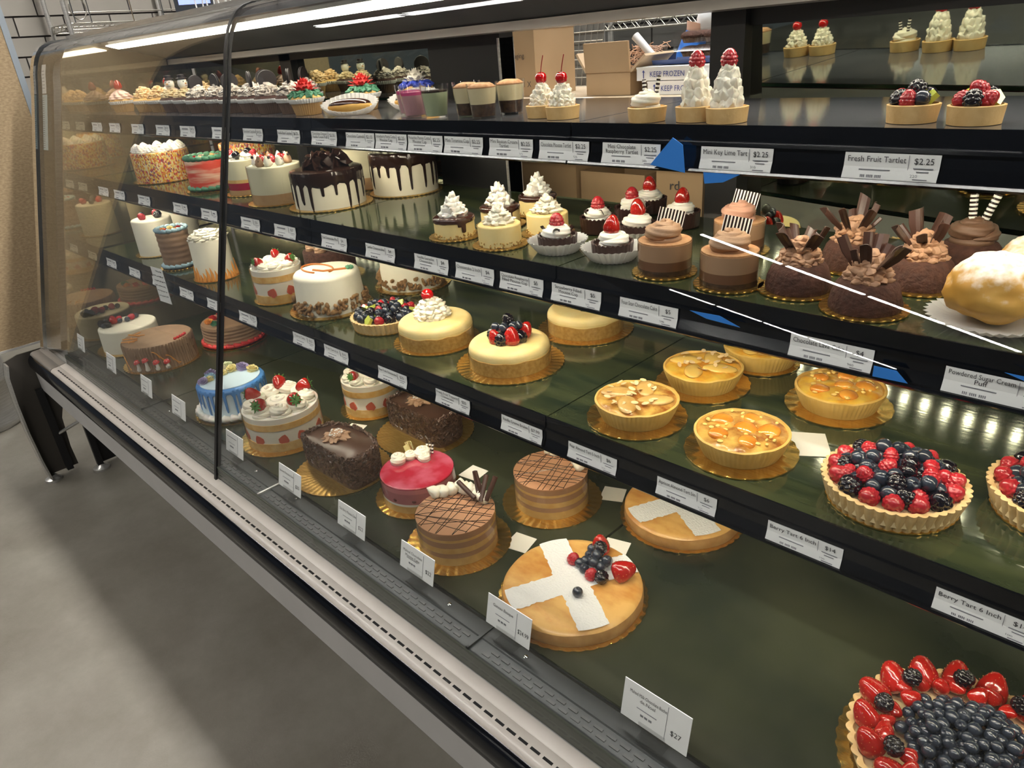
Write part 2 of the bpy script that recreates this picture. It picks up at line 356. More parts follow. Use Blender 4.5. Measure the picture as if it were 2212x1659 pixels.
def ceiling_light(a, b, z, e, label, wd=0.16, group=None):
    a = Vector(a); b = Vector(b); d = b - a; L = d.length; rz = math.atan2(d.y, d.x); c = (a + b) / 2
    t = thing('ceiling_light', label, 'light', (c.x, c.y, z), rz, group)
    h = MB().prism([(-wd / 2, 0), (wd / 2, 0), (wd * .3, .07), (-wd * .3, .07)], -L / 2, L / 2); h.build('housing', mat('lamp_housing', (.6, .6, .6), .5), t, smooth=False)
    lm = bpy.data.materials.new('lamp_tube'); lm.use_nodes = True; q = lm.node_tree.nodes['Principled BSDF']
    q.inputs['Base Color'].default_value = (.9, .9, .9, 1); q.inputs['Emission Color'].default_value = (1, .97, .92, 1); q.inputs['Emission Strength'].default_value = e
    n = max(1, int(L / 1.3)); s = L / n
    for k in range(n):
        MB().b2((-L / 2 + k * s + .05, -wd * .35, -.012), (-L / 2 + (k + 1) * s - .05, wd * .35, -.002)).build('diffuser', lm, t, smooth=False)
    return t
ceiling_light((-7, -1.6), (3.0, -1.6), 4.2, LAMP_AISLE, 'long ceiling strip light over the aisle nearest the case', .22)
ceiling_light((-6, 1.80), (3.0, 1.80), 4.2, LAMP_KITCHEN, 'long ceiling strip light over the staff side behind the case', .22)
ceiling_light((-6.04, -8.83), (-1.96, -13.61), 4.0, LAMP_FAR, 'slanting ceiling strip light far back in the shop', .12)
ceiling_light((-9.4, -13.98), (-5.13, -18.94), 4.0, LAMP_FAR, 'farthest slanting ceiling strip light in the shop', .12)

# ------------------------------------------------------------------ the refrigerated case
case = thing('display_case', 'long refrigerated bakery case with curved glass front and black shelf rails', 'display case', (0, 0, 0))
XL, XR = -2.95, 1.34
GP = [(.483, .500), (.5246, .6504), (.5675, .7965), (.613, .956), (.668, 1.144), (.708, 1.278), (.731, 1.3546), (.741, 1.394), (.7504, 1.419), (.759, 1.438), (.770, 1.4544), (.783, 1.4685), (.8007, 1.4785), (.820, 1.484), (.882, 1.489)]
def offs(P, d):
    o = []
    for i, p in enumerate(P):
        a = P[max(i - 1, 0)]; b = P[min(i + 1, len(P) - 1)]; dx, dz = b[0] - a[0], b[1] - a[1]; l = math.hypot(dx, dz); o.append((p[0] + dz / l * d, p[1] - dx / l * d))
    return o
def glass_panel(x0, x1):
    I = offs(GP, .006); mb = MB(); mb.prism(GP + I[::-1], x0, x1); return mb.build('front_glass', glass_front, case)
glass_panel(XL + .03, -1.541); glass_panel(-1.531, XR)
GO = offs(GP, -.002); GI = offs(GP, .010)
MB().prism(GO + GI[::-1], -1.541, -1.531).build('glass_joint_seal', black_matte, case)
# end frame
GO2 = offs(GP, -.006); GI2 = offs(GP, .05)
MB().prism(GO2 + GI2[::-1], XL - .01, XL + .028).build('end_frame', chrome, case)
endpoly = [(.50, .50)] + [p for p in offs(GP, .012)[1:]] + [(1.2, 1.489), (1.2, .50)]
MB().prism(endpoly, XL - .03, XL - .012).build('end_panel_outer', steel, case, smooth=False)
endmir = [(.505, .53)] + [p for p in offs(GP, .014)[1:-1]] + [(.87, 1.46), (1.165, 1.40), (1.165, .53)]
MB().prism(endmir, -2.705, -2.695).build('end_mirror', mat('bronze_mirror', (.40, .345, .24), .03, .8), case, smooth=False)
# base: grey front panel, black bumper, beige ledge
MB().prism([(.433, .352), (.433, .436), (.46, .47), (1.2, .47), (1.2, .352)], XL, XR).build('base_panel', greypanel, case, smooth=False)
MB().prism([(.445, .340), (.445, .352), (1.19, .352), (1.19, .340)], XL, XR).build('base_underside', black_matte, case, smooth=False)
bp_ = [(.445, .428), (.434, .430), (.4265, .437), (.4225, .447), (.4225, .462), (.4255, .474), (.4315, .483), (.437, .4885), (.452, .489)]
MB().prism(bp_, XL, XR).build('bumper', black_gloss, case)
lp = [(.4365, .4895), (.4385, .4935), (.4425, .4965), (.447, .498), (.466, .4995), (.4675, .4985), (.469, .500), (.488, .503), (.488, .47), (.4365, .47)]
MB().prism(lp, -2.695, XR).build('front_ledge', beige, case)
MB().prism(lp, XL, -2.699).build('front_ledge', mat('dimmed_ledge', (.22, .20, .18), .3), case)  # beige darkened in colour, imitating the ledge's dimmer reflection past the mirror
mb = MB(); x = -2.66
while x < XR - .03: mb.box((x + .008, .4525, .4984), (.0165, .0042, .0012)); x += .023
stuff(mb.build('ledge_slot', black_matte, case, smooth=False))
# inner front wall and deck with air grille
MB().prism([(.4955, .5325), (.4925, .5335), (.4915, .531), (.4895, .503), (.4935, .503)], -2.69, XR).build('inner_front_wall', mat('inner_wall_green', (.055, .062, .05), .25), case, smooth=False)
gs = MB(); x = -2.67
while x < XR - .03:
    if min(abs(x + .01 - s_) for s_ in SEG) > .012:
        gs.box((x + .008, .5055, .5329), (.0145, .0042, .0012)); gs.box((x + .0185, .5155, .5333), (.0145, .0042, .0012))
    x += .022
stuff(gs.build('grille_slot', black_matte, case, smooth=False))
screw = MB().lathe([(.0035, 0), (.0034, .0012), (.0022, .002)], 10).mesh('screw')
for i in range(len(SEG) - 1):
    a, b = SEG[i] + .0025, SEG[i + 1] - .0025
    if i == 0: a = -2.69
    p = MB().prism([(.4955, .505), (.4955, .5323), (.524, .5328), (.526, .5345), (.552, .5350), (.560, .5285), (.585, .5285), (.585, .505)], a, b).build('deck_grille', dark_tray, case, smooth=False)
    MB().b2((a, .562, .50), (b, 1.15, .5325)).build('deck_pan', deck_mat, case, smooth=False)
    for sx in (a + .08, b - .09): put('screw', screw, chrome, p, (sx, .541, .5348))
    if i < 5: MB().b2((b, .4955, .50), (b + .005, .575, .537)).build('deck_divider', steel if i == 1 else dark_tray, case, smooth=False)
# shelves
led_m = mat('led_diode', (1, 1, .9), .4, emit=(1.0, .90, .70, LED))
for k in (1, 2, 3):
    yf, z = YF[k], ZS[k]
    for i in range(len(SEG) - 1):
        a, b = SEG[i] + .0015, SEG[i + 1] - .0015
        yb = 1.135 if i < 3 else 1.098
        pane = MB().b2((a, yf + .003, z - .008), (b, yb, z)).build('shelf_pane', shelftop if k == 1 else shelfglass, case, smooth=False)
        MB().b2((a + .01, yb - .002, z - .006), (b - .01, yb + .0015, z - .001)).build('pane_edge', mat('green_glass_edge', (.03, .30, .18), .1), pane, smooth=False)
        rp = [(0, .001), (-.0015, -.017), (-.005, -.018), (-.0055, -.0215), (-.002, -.0225), (-.003, -.035), (-.0075, -.047), (-.0125, -.0475), (-.014, -.050), (-.012, -.0525), (.012, -.0525), (.014, -.012), (.003, -.009), (.003, .001)]
        MB().prism([(yf + p[0], z + p[1]) for p in rp], a, b).build('shelf_rail', black_gloss, case, smooth=False)
        MB().prism([(yf + .016, z - .010), (yf + .032, z - .010), (yf + .032, z - .016), (yf + .020, z - .026), (yf + .016, z - .026)], a + .02, b - .02).build('led_channel', steel, case, smooth=False)
        d = MB(); x = a + .04
        while x < b - .03:
            d.add([(x - .006, yf + .0215, z - .0262), (x + .006, yf + .0215, z - .0262), (x + .006, yf + .031, z - .0182), (x - .006, yf + .031, z - .0182)], [(0, 1, 2, 3)]); x += .045
        stuff(d.build('led_diode', led_m, case, smooth=False))
    MB().b2((-2.69, 1.136, z - .03), (XR, 1.146, z - .01)).build('shelf_bracket_bar', black_matte, case, smooth=False) if False else None
# canopy
MB().b2((XL, .875, 1.487), (XR, 1.21, 1.503)).build('canopy_top', steel, case, smooth=False)
MB().prism([(.878, 1.486), (.876, 1.468), (1.098, 1.406), (1.20, 1.406), (1.20, 1.486)], -2.69, XR).build('canopy_underside', canopy_grey, case, smooth=False)
MB().prism([(1.088, 1.4055), (1.086, 1.390), (1.112, 1.388), (1.112, 1.4055)], -2.69, XR).build('canopy_light_trim', beige, case, smooth=False)
d = MB(); x = -2.62
MB().prism([(.884, 1.467), (.930, 1.454), (.928, 1.446), (.884, 1.458)], -2.66, XR - .03).build('led_channel', steel, case, smooth=False)
MB().prism([(.889, 1.4562), (.925, 1.4462), (.925, 1.4448), (.889, 1.4548)], -2.64, XR - .05).build('canopy_light_diffuser', mat('canopy_lamp', (1, 1, .95), .4, emit=(1.0, .92, .76, LED * .10)), case, smooth=False)
# rear frame and mirrored sliding doors
for (a, b, za, zb_) in ((-.672, -.612, .53, 1.405), (-1.39, -1.158, .53, 1.405), (-2.06, -2.0, .53, 1.405)):
    MB().b2((a, 1.15, za), (b, 1.19, zb_)).build('rear_post', black_matte, case, smooth=False)
MB().b2((-1.158, 1.15, .50), (-.672, 1.19, .90)).build('rear_lower_panel', black_matte, case, smooth=False)
MB().b2((-1.162, 1.146, .92), (-1.158, 1.192, 1.38)).build('door_edge_trim', steel, case, smooth=False)
MB().b2((-2.69, 1.15, 1.372), (-1.39, 1.19, 1.405)).build('rear_header', black_matte, case, smooth=False)
MB().b2((-2.69, 1.15, .50), (-1.39, 1.19, .62)).build('rear_sill', black_matte, case, smooth=False)
for (a, b) in ((-2.0, -1.39), (-2.69, -2.06)):
    MB().b2((a, 1.172, .62), (b, 1.178, 1.372)).build('rear_mirror_door', mirror_m, case, smooth=False)
# right door, hung a little askew on its track
pv = bpy.data.objects.new('angled_mirror_door', MB().b2((0, -.004, -.86), (1.9, .004, -.02)).mesh('angled_mirror_door', False)); COL.objects.link(pv); pv.data.materials.append(mirror_m)
pv.parent = case; pv.location = (-.612, 1.176, 1.39); pv.rotation_euler = (R(3.1), 0, R(-6.2))
fr = MB().b2((0, -.012, -.024), (1.9, .012, .006)); fr.b2((0, -.012, -.89), (1.9, .012, -.855)); fr.build('door_frame', black_matte, pv, smooth=False)
MB().b2((0, -.008, -.40), (1.9, -.004, -.37)).build('door_rail', black_matte, pv, smooth=False)
# legs
def leg(x):
    prof = [(.345, 0.02), (.338, .10), (.333, .22), (.334, .34), (.340, .44), (.352, .485), (.40, .50), (.70, .50), (.70, .44), (.50, .33), (.46, .22), (.452, .10), (.455, .02)]
    MB().prism(prof, x, x + .006).build('leg_plate', mat('dark_leg_interior', (.055, .048, .04), .45), case)
    MB().prism([(.345, .02), (.338, .10), (.333, .22), (.334, .34), (.340, .44), (.352, .485), (.358, .483), (.347, .44), (.341, .34), (.340, .22), (.345, .10), (.352, .02)], x, x + .055).build('leg_front_flange', steel, case)
    mb = MB(); mb.b2((x + .012, .41, .02), (x + .034, .432, .36)); mb.b2((x + .08, .50, .02), (x + .10, .52, .36)); mb.build('leg_tube', black_matte, case, smooth=False)
    MB().tube([(x + .023, .421, .17), (x + .09, .51, .22)], .006).build('leg_brace', steel, case)
    for c in ((x + .02, .36), (x + .09, .51)): MB().lathe([(.030, 0), (.030, .008), (.018, .014), (.012, .022)], 20, c=(c[0], c[1], 0)).build('leg_foot', steel, case)
leg(-2.965); leg(1.20)
MB().b2((XL + .03, .52, .02), (XL + .06, .60, .352)).build('leg_post', black_matte, case, smooth=False)
# sticker and thermometer strip inside the glass
def on_glass(z):
    for i in range(len(GP) - 1):
        if GP[i][1] <= z <= GP[i + 1][1]:
            t = (z - GP[i][1]) / (GP[i + 1][1] - GP[i][1]); return GP[i][0] + (GP[i + 1][0] - GP[i][0]) * t
def glass_strip(name, x0, x1, z0, z1, m, label, cat):
    P = [(on_glass(z0 + (z1 - z0) * i / 6) + .0085, z0 + (z1 - z0) * i / 6) for i in range(7)]; Q = [(p[0] + .001, p[1]) for p in P]
    t = thing(name, label, cat); MB().prism(P + Q[::-1], x0, x1).build('card', m, t, smooth=False); return t
t = glass_strip('notice_sticker', -2.885, -2.842, 1.335, 1.42, paper, 'white printed notice sticker at the far end of the curved glass', 'sticker')
for i in range(6):
    z = 1.35 + i * .010; MB().b2((-2.878, on_glass(z) + .0075, z), (-2.852, on_glass(z) + .0083, z + .002)).build('print_line', inkgrey, t, smooth=False)
t = glass_strip('thermometer_strip', -2.885, -2.835, 1.165, 1.332, mat('pale_blue_plastic', (.45, .58, .62), .4), 'pale blue ruled thermometer strip at far end of the glass', 'thermometer')
for i in range(24):
    z = 1.172 + i * .0065; MB().b2((-2.878 if i % 6 else -2.882, on_glass(z) + .0072, z), (-2.862, on_glass(z) + .0083, z + .0015)).build('scale_mark', ink, t, smooth=False)

# ------------------------------------------------------------------ labels
ORD = ['leftmost', 'second', 'third', 'fourth', 'fifth', 'sixth', 'seventh', 'eighth', 'ninth', 'tenth', 'eleventh', 'twelfth', 'thirteenth', 'fourteenth', 'fifteenth', 'sixteenth']
LW, LH1, LH2 = .090, .0225, .0125
lab_up = MB(); P = [(-.0042, -.0225), (-.0052, -.036), (-.0092, -.0475)]; Q = [(p[0] - .0006, p[1]) for p in P]
lab_up.prism(P + Q[::-1], -LW / 2, LW / 2); LABEL_ME = lab_up.mesh('card', False)
LROT = R(90)
def price_label(k, x, lines, price, cal, label):
    yf, z = YF[k], ZS[k]
    t = thing('price_label', label, 'label', (x, yf, z), 0, 'price labels on the shelf rails')
    put('card', LABEL_ME, paper, t)
    f = -.0061
    MB().b2((.0168, f + .0004, -.0465), (.0172, f - .0002, -.0235)).build('divider', inkgrey, t, smooth=False)
    r1 = (R(90 + 4), 0, 0)
    yy = -.0285 if len(lines) == 1 else -.0268
    for i, s in enumerate(lines):
        text(s, .0082 if len(lines) == 1 else .0072, ink, t, (-.0135, f - .0002, yy - i * .0062), r1, width=.056)
    if price: text(price, .0082, ink, t, (.031, f - .0002, -.0290), r1, width=.024)
    mb = MB()
    if not lines: mb.box((-.014, f, -.029), (.034, .0005, .0025))
    if not price: mb.box((.030, f, -.0295), (.010, .0005, .0035))
    mb.box((-.014, -.0072, -.0385), (.030, .0005, .0010)); mb.box((.031, -.0066, -.0355), (.018, .0005, .0008)); mb.box((.031, -.0074, -.0385), (.011, .0005, .0008))
    for q in range(14):
        if q % 5 != 3: mb.box((-.026 + q * .0016, -.0092, -.0445), (.0008, .0006, .0028))
    mb.box((.030, -.0096, -.0455), (.013, .0005, .0008))
    mb.build('print_line', inkgrey, t, smooth=False)
    if cal: text(cal, .0046, inkgrey, t, (.024, -.0094, -.0425), (R(90 + 20), 0, 0), width=.01)
    return t
RL = {1: [(-2.612, [], '$4.25', ''), (-2.453, [], '$4.25', ''), (-2.269, [], '$4.25', ''), (-2.088, [], '$4.25', ''), (-1.929, [], '$4.25', ''), (-1.743, [], '$4.25', ''), (-1.584, ['Chocolate Cupcake'], '$4.25', ''), (-1.429, ['Vanilla Bean Cupcake'], '$4.25', ''), (-1.294, ['Chocolate Dipped', 'Vanilla Cream Puff'], '$2.50', ''), (-1.172, ['Chocolate Cannoli'], '$2.15', ''), (-1.078, ['Strawberry Panna Cotta', 'Mousse Cup'], '$2.25', ''), (-.984, ['Pistachio Panna Cotta', 'Mousse Cup'], '$2.25', ''), (-.889, ['Mini Tiramisu Cup'], '$2.25', ''), (-.784, ['Mini Boston Cream', 'Tartlet'], '$2.25', '310'), (-.681, ['Chocolate Mousse Tartlet'], '$2.25', '520'), (-.568, ['Mini Chocolate', 'Raspberry Tartlet'], '$2.25', '380'), (-.421, ['Mini Key Lime Tart'], '$2.25', '310'), (-.253, ['Fresh Fruit Tartlet'], '$2.25', '220')],
      2: [(-2.592, [], '', ''), (-2.449, [], '', ''), (-2.248, [], '', ''), (-1.993, [], '', ''), (-1.818, [], '', ''), (-1.601, [], '$25', ''), (-1.444, [], '$27', ''), (-1.252, ['Fruit Cheesecake Mini'], '$4', ''), (-1.098, ['Turtle Cheesecake'], '$4', ''), (-.951, ['Vanilla Ganache', 'Cheesecake'], '$4', '570'), (-.842, ['Cheesecake 2 Inch'], '$4', '510'), (-.738, ['Chocolate Raspberry', 'Filled Mousse Cup'], '$5', '450'), (-.631, ['Strawberry Filled', 'Mousse Cup'], '$5', '340'), (-.509, ['Four Star Chocolate Cake'], '$5', '590'), (-.272, ['Chocolate Lava Cake'], '$4', '960'), (-.115, ['Powdered Sugar Cream', 'Puff'], '$4', '')],
      3: [(-2.6, [], '', ''), (-2.392, [], '', ''), (-2.202, [], '', ''), (-2.003, [], '', ''), (-1.826, [], '', ''), (-1.644, [], '$25', ''), (-1.384, ['Carrot Cake'], '$25', ''), (-1.255, ['Fruit Tart 6 in'], '$14', ''), (-1.061, ['New York Cheesecake'], '$25', ''), (-.887, ['Fresh Fruit Topped', 'Cheesecake'], '$25', '630'), (-.720, ['Vanilla Creme Brulee'], '$7.99', '660'), (-.577, ['Pear Almond Tart 5 Inch'], '$6', '270'), (-.419, ['Apricot Almond Tart 5in'], '$6', '210'), (-.260, ['Berry Tart 6 Inch'], '$14', '100'), (-.0745, ['Berry Tart 6 Inch'], '$14', '100')]}
SHN = {1: 'top', 2: 'middle', 3: 'lowest'}
for k in RL:
    seen = {}
    for i, (x, ln, pr, cal) in enumerate(RL[k]):
        nm = ' '.join(ln)
        if not nm: lb = f'{ORD[i]} white price label from the far left end of the {SHN[k]} shelf rail'
        elif nm == 'Berry Tart 6 Inch': lb = 'white price label reading Berry Tart 6 Inch, ' + ('the one nearer the apricot tart label' if x < -.2 else 'the one at the right edge')
        else: lb = f'white price label reading {nm} on the {SHN[k]} shelf rail'
        price_label(k, x, ln, pr, cal, lb)
# hand-written note hung on the lowest rail
t = thing('handwritten_note', 'hand-written white paper note hanging from the lowest shelf rail', 'note', (-2.155, YF[3] - .016, Z3 - .025), R(4))
MB().b2((-.036, -.0008, -.062), (.036, 0, .043)).build('sheet', paper, t, smooth=False)
rnd = random.Random(5)
mb = MB()
for i in range(6):
    z = .033 - i * .015
    x = -.03 + (.02 if i == 0 else 0)
    while x < .028:
        wd = rnd.uniform(.004, .010); pts = [(x + wd * q / 5, -.0014, z + rnd.uniform(-.002, .0025)) for q in range(6)]; mb.tube(pts, .0005, 4); x += wd + .003
stuff(mb.build('handwriting', ink, t))
# upright cards in clear clips along the deck front
def deck_card(x, y, lines, price, label, w_=.090, h_=.048, rz=0.0):
    t = thing('shelf_card', label, 'label', (x, y, .5377), rz, 'upright price cards along the deck front')
    MB().prism([(-.001, .017), (.0, .017), (.012, .017 + h_), (.011, .017 + h_)], -w_ / 2, w_ / 2).build('card', paper, t, smooth=False)
    c = MB(); c.b2((-.02, -.012, 0), (.02, .018, .0015)); c.b2((-.02, .002, .0015), (.02, .0035, .03)); c.b2((-.02, -.0035, .014), (.02, -.002, .026)); c.build('clip', acrylic, t, smooth=False)
    sl = .012 / h_; ro = (math.atan2(1, sl), 0, 0); fz = lambda z: (-.0016 + (z - .017) * sl)
    zt = .017 + h_
    for i, s in enumerate(lines):
        z = zt - .013 - i * .0075; text(s, .0072, ink, t, (-.012, fz(z), z), ro, width=.056)
    if price: text(price, .0105, ink, t, (.032, fz(.036), .036), ro, width=.022)
    mb = MB(); mb.box((-.012, fz(.041), .041), (.03, .0006, .0009))
    for q in range(12):
        if q % 4 != 3: mb.box((-.02 + q * .0016, fz(.033), .033), (.0008, .0008, .0035))
    if not lines: mb.box((-.012, fz(zt - .012), zt - .012), (.045, .0006, .0018))
    za, zb2 = .021, zt - .004; mb.prism([(fz(za) + .0004, za), (fz(zb2) + .0004, zb2), (fz(zb2) - .0001, zb2), (fz(za) - .0001, za)], .0168, .0172); mb.build('print_line', inkgrey, t, smooth=False)
deck_card(-2.614, .530, [], '', 'small upright card before the white berry-topped cake', .07, .05)
deck_card(-2.326, .530, [], '', 'upright card in a clear clip before the mushroom cake', .08, .05)
deck_card(-2.045, .531, [], '', 'upright card left of the blue drip cake', .08, .05)
deck_card(-1.824, .531, [], '', 'upright card standing before the blue drip cake', .085, .05)
deck_card(-1.510, .532, [], '', 'upright card before the large strawberry shortcake', .085, .05)
deck_card(-1.265, .535, ['Gourmet Chocolate Cake'], '$25', 'upright price card reading Gourmet Chocolate Cake 25 dollars')
deck_card(-1.040, .537, ['Chai Berry Mousse Cake'], '$22', 'upright price card of 22 dollars before the pink mousse cake')
deck_card(-.843, .538, ['Malted Chocolate', 'Mousse Cake'], '$22', 'upright price card of 22 dollars before the lattice-topped mousse cake')
deck_card(-.625, .541, ['Gateau Basque'], '$24.99', 'upright price card reading Gateau Basque', .092, .05)
deck_card(-.361, .541, ['Malted Milk Chocolate Buche', 'de Noel'], '$27', 'upright price card reading Malted Milk Chocolate Buche de Noel', .10, .056)
# blue tape
def tape(x, k, pts, label):
    t = MB().slab(pts, 0, .0006).build('tape_piece', tape_blue, smooth=False); t.location = (x, YF[k] - .0165, ZS[k]); t.rotation_euler = (R(90), 0, 0); tag(t, label, 'tape')
tape(-.500, 1, [(-.03, -.045), (.002, -.012), (.016, -.020), (.020, -.052)], 'blue tape scrap stuck beside the Mini Key Lime Tart label')
tape(-.433, 1, [(-.022, -.050), (.025, -.050), (.004, -.060), (-.020, -.063)], 'blue tape scrap showing below the Mini Key Lime Tart label')
tape(-.405, 2, [(-.035, -.016), (.005, -.015), (.032, -.024), (-.012, -.022)], 'blue tape strip on the middle rail right of Four Star label')
tape(-.210, 2, [(-.012, -.034), (.010, -.034), (.022, -.045), (-.012, -.046)], 'blue tape corner on the middle rail right of Lava Cake label')
tape(-.075, 2, [(-.035, -.012), (.05, -.012), (.05, -.020), (.0, -.021)], 'blue tape strip on middle rail above the Powdered Sugar label')
# ================================================================== food building blocks
rnd = random.Random(11)
def once(key, fn):
    if key not in MESH: MESH[key] = fn()
    return MESH[key]
def berry_bumpy(nu=10, rows=7, amp=.16, zs=1.15, n=40, m=26, tip=.0):
    mb = MB()
    v = []; f = []
    for i in range(m + 1):
        ph = PI * i / m; row = ph / PI * rows
        for k in range(n):
            t = 2 * PI * k / n; sh = (int(row) % 2) * PI / nu
            b = abs(math.sin(row * PI)) ** .6 * abs(math.cos(nu * (t + sh) / 2)) ** .6
            r = math.sin(ph) ** .85 * (1 + amp * b * math.sin(ph)); z = -math.cos(ph) * zs
            r *= 1 - tip * (z / zs + 1) / 2
            v.append((r * math.cos(t), r * math.sin(t), z))
    for i in range(m):
        for k in range(n):
            a = i * n + k; b = i * n + (k + 1) % n; f.append((a, b, b + n, a + n))
    return mb.add(v, f)
def me_rasp(): return once('rasp', lambda: berry_bumpy(10, 8, .20, 1.15, 50, 34, .28).mesh('raspberry'))
def me_black(): return once('blackb', lambda: berry_bumpy(8, 7, .26, 1.25, 48, 32, .12).mesh('blackberry'))
def me_blue():
    def mk():
        p = [(.02, -1), (.5, -.87), (.87, -.5), (1, 0), (.93, .38), (.75, .66), (.52, .83), (.42, .90), (.36, .92), (.30, .84), (.15, .78), (.01, .78)]
        def rf(t, r, z, i):
            if i in (7, 8): return r, z + .06 * abs(math.cos(2.5 * t))
            return r, z
        return MB().lathe(p, 18, rf).mesh('blueberry')
    return once('blue', mk)
def me_straw():
    def mk():
        p = [(.02, 1.32), (.26, 1.26), (.50, 1.05), (.74, .66), (.92, .18), (.98, -.22), (.90, -.58), (.62, -.80), (.25, -.86), (.02, -.84)]
        def rf(t, r, z, i):
            k = 1 + .05 * math.cos(3 * t + .5) ; dm = 1 - .035 * (abs(math.cos(7 * t + (i % 2) * PI / 2)) ** 6) ; return r * k * dm, z
        # smoother: resample the profile
        q = []
        for i in range(len(p) - 1):
            for s in range(3): q.append(tuple(p[i][j] + (p[i + 1][j] - p[i][j]) * s / 3 for j in (0, 1)))
        q.append(p[-1]); return MB().lathe(q[::-1], 36, rf).mesh('strawberry')
    return once('straw', mk)
def me_seeds():
    def mk():
        mb = MB(); r_ = random.Random(2)
        for row, (z, r) in enumerate(((1.12, .44), (.9, .60), (.65, .735), (.35, .865), (.05, .945), (-.25, .975), (-.52, .91))):
            n = max(5, int(r * 11))
            for k in range(n):
                t = 2 * PI * (k + .5 * (row % 2)) / n; mb.ball((r * math.cos(t) * .985, r * math.sin(t) * .985, z), (.026, .026, .042), 5, 4)
        return mb.mesh('seeds')
    return once('seeds', mk)
def me_calyx():
    def mk():
        mb = MB()
        for k in range(9):
            t = 2 * PI * k / 9; L = .75 + .2 * (k % 2); ca, sa = math.cos(t), math.sin(t); w_ = .17; P = []
            for (s, z, ww) in ((.08, -.92, .5), (.40, -.98, 1), (.7, -.86, .8), (L + .1, -1.02, .08)):
                P += [(s * ca - w_ * ww * sa, s * sa + w_ * ww * ca, z), (s * ca, s * sa, z + .06), (s * ca + w_ * ww * sa, s * sa - w_ * ww * ca, z)]
            f = []
            for i in range(3):
                for j in range(2): a = i * 3 + j; f.append((a, a + 1, a + 4, a + 3))
            mb.add(P, f)
        mb.tube([(0, 0, -.9), (0, .05, -1.15), (.03, .1, -1.3)], .07, 6); return mb.mesh('calyx')
    return once('calyx', mk)
def berry(kind, par, loc, r, rot=None, leaf=False):
    if rot is None: rot = (rnd.uniform(-.9, .9), rnd.uniform(-.9, .9), rnd.uniform(0, 6.28))
    if kind == 'blue': return put('blueberry', me_blue(), blueb, par, loc, rot, r)
    if kind == 'rasp': return put('raspberry', me_rasp(), raspb, par, loc, rot, r)
    if kind == 'black': return put('blackberry', me_black(), blackb, par, loc, rot, r)
    if kind == 'kiwi': return put('kiwi_piece', once('kiwi', lambda: MB().slab([(-1, -.6), (.2, -.9), (1, -.1), (.5, .8), (-.7, .7)], -.35, .35).mesh('kiwi_piece', False)), kiwi, par, loc, rot, r)
    if kind == 'straw':
        o = put('strawberry', me_straw(), strawb, par, loc, rot, r); put('seeds', me_seeds(), seedm, o)['kind'] = 'stuff'
        if leaf: put('leaf_cap', me_calyx(), leafm, o)
        return o
UP = (0, 0, 0)
# ---- cream
def teardrop(mb, base, tip, r, n=10, lobes=5, amp=.18, tw=1.2):
    """piped shell from base to tip"""
    b = Vector(base); d = Vector(tip) - b; L = d.length; q = d.to_track_quat('Z', 'Y'); v = []; f = []
    S = [(.02, 0), (.45, .012), (.75, .06), (.93, .14), (1, .25), (.96, .37), (.85, .5), (.69, .63), (.5, .75), (.33, .85), (.18, .93), (.02, 1)]
    for (rr, s) in S:
        for k in range(n):
            t = 2 * PI * k / n; x = r * rr * (1 + amp * math.cos(lobes * (t + tw * s)))
            v.append(b + q @ Vector((x * math.cos(t), x * math.sin(t), s * L)))
    for i in range(len(S) - 1):
        for k in range(n):
            a = i * n + k; c = i * n + (k + 1) % n; f.append((a, c, c + n, a + n))
    mb.add(v, f)
def swirl(lobes=8, tiers=3, tw=2.6, amp=.13, tipz=1.0, n=64, m=34, seed=0):
    """tall piped star swirl, unit radius, unit height"""
    p = []
    for i in range(m + 1):
        s = i / m; env = (1 - s ** 1.6) ** .75 * (1 - .1 * (s < .04)) + .02
        env *= 1 - .13 * (1 - abs(math.sin(PI * (s * tiers + .25)))) * (1 - s)
        p.append((max(.01, env), s * tipz))
    def rf(t, r, z, i):
        ph = lobes * t + tw * 2 * PI * z; a = amp * (1 - .3 * z)
        k = 1 + a * (2 * abs(math.cos(ph / 2)) - 1) + .05 * nz(math.cos(t) * 2, math.sin(t) * 2, z * 4 + seed); return r * k, z + .015 * math.cos(2 * t + 5 * z)
    return MB().lathe(p, n, rf)
def coil(turns=2.6, lobes=7, r0=1.0, h=.72, n=28, seed=0, rt=.34):
    """rope of piped cream wound up to a point (rosette)"""
    N_ = int(turns * 26); mb = MB(); v = []; f = []
    for i in range(N_ + 1):
        s = i / N_; a = 2 * PI * turns * s + seed; rad = (r0 - rt) * (1 - s) ** .9; z = rt * .8 + (h - rt * .5) * s
        th = rt * (1 - .55 * s) * min(1, .05 + i / 9) * min(1, .05 + (N_ - i) / 7); c = Vector((rad * math.cos(a), rad * math.sin(a), z)); o = Vector((math.cos(a), math.sin(a), 0)); u = Vector((0, 0, 1))
        for k in range(n):
            t = 2 * PI * k / n; x = th * (1 + .30 * (abs(math.cos(lobes * t / 2 + 1.6 * a)) - .55)) ; v.append(c + (o * math.cos(t) + u * math.sin(t)) * x)
    for i in range(N_):
        for k in range(n):
            a = i * n + k; b = i * n + (k + 1) % n; f.append((a, b, b + n, a + n))
    f.append(tuple(range(N_ * n, N_ * n + n))); mb.add(v, f)
    mb.lathe([(r0 * .75, 0), (r0 * .7, rt * .6), (.2, h * .6)], 16); return mb
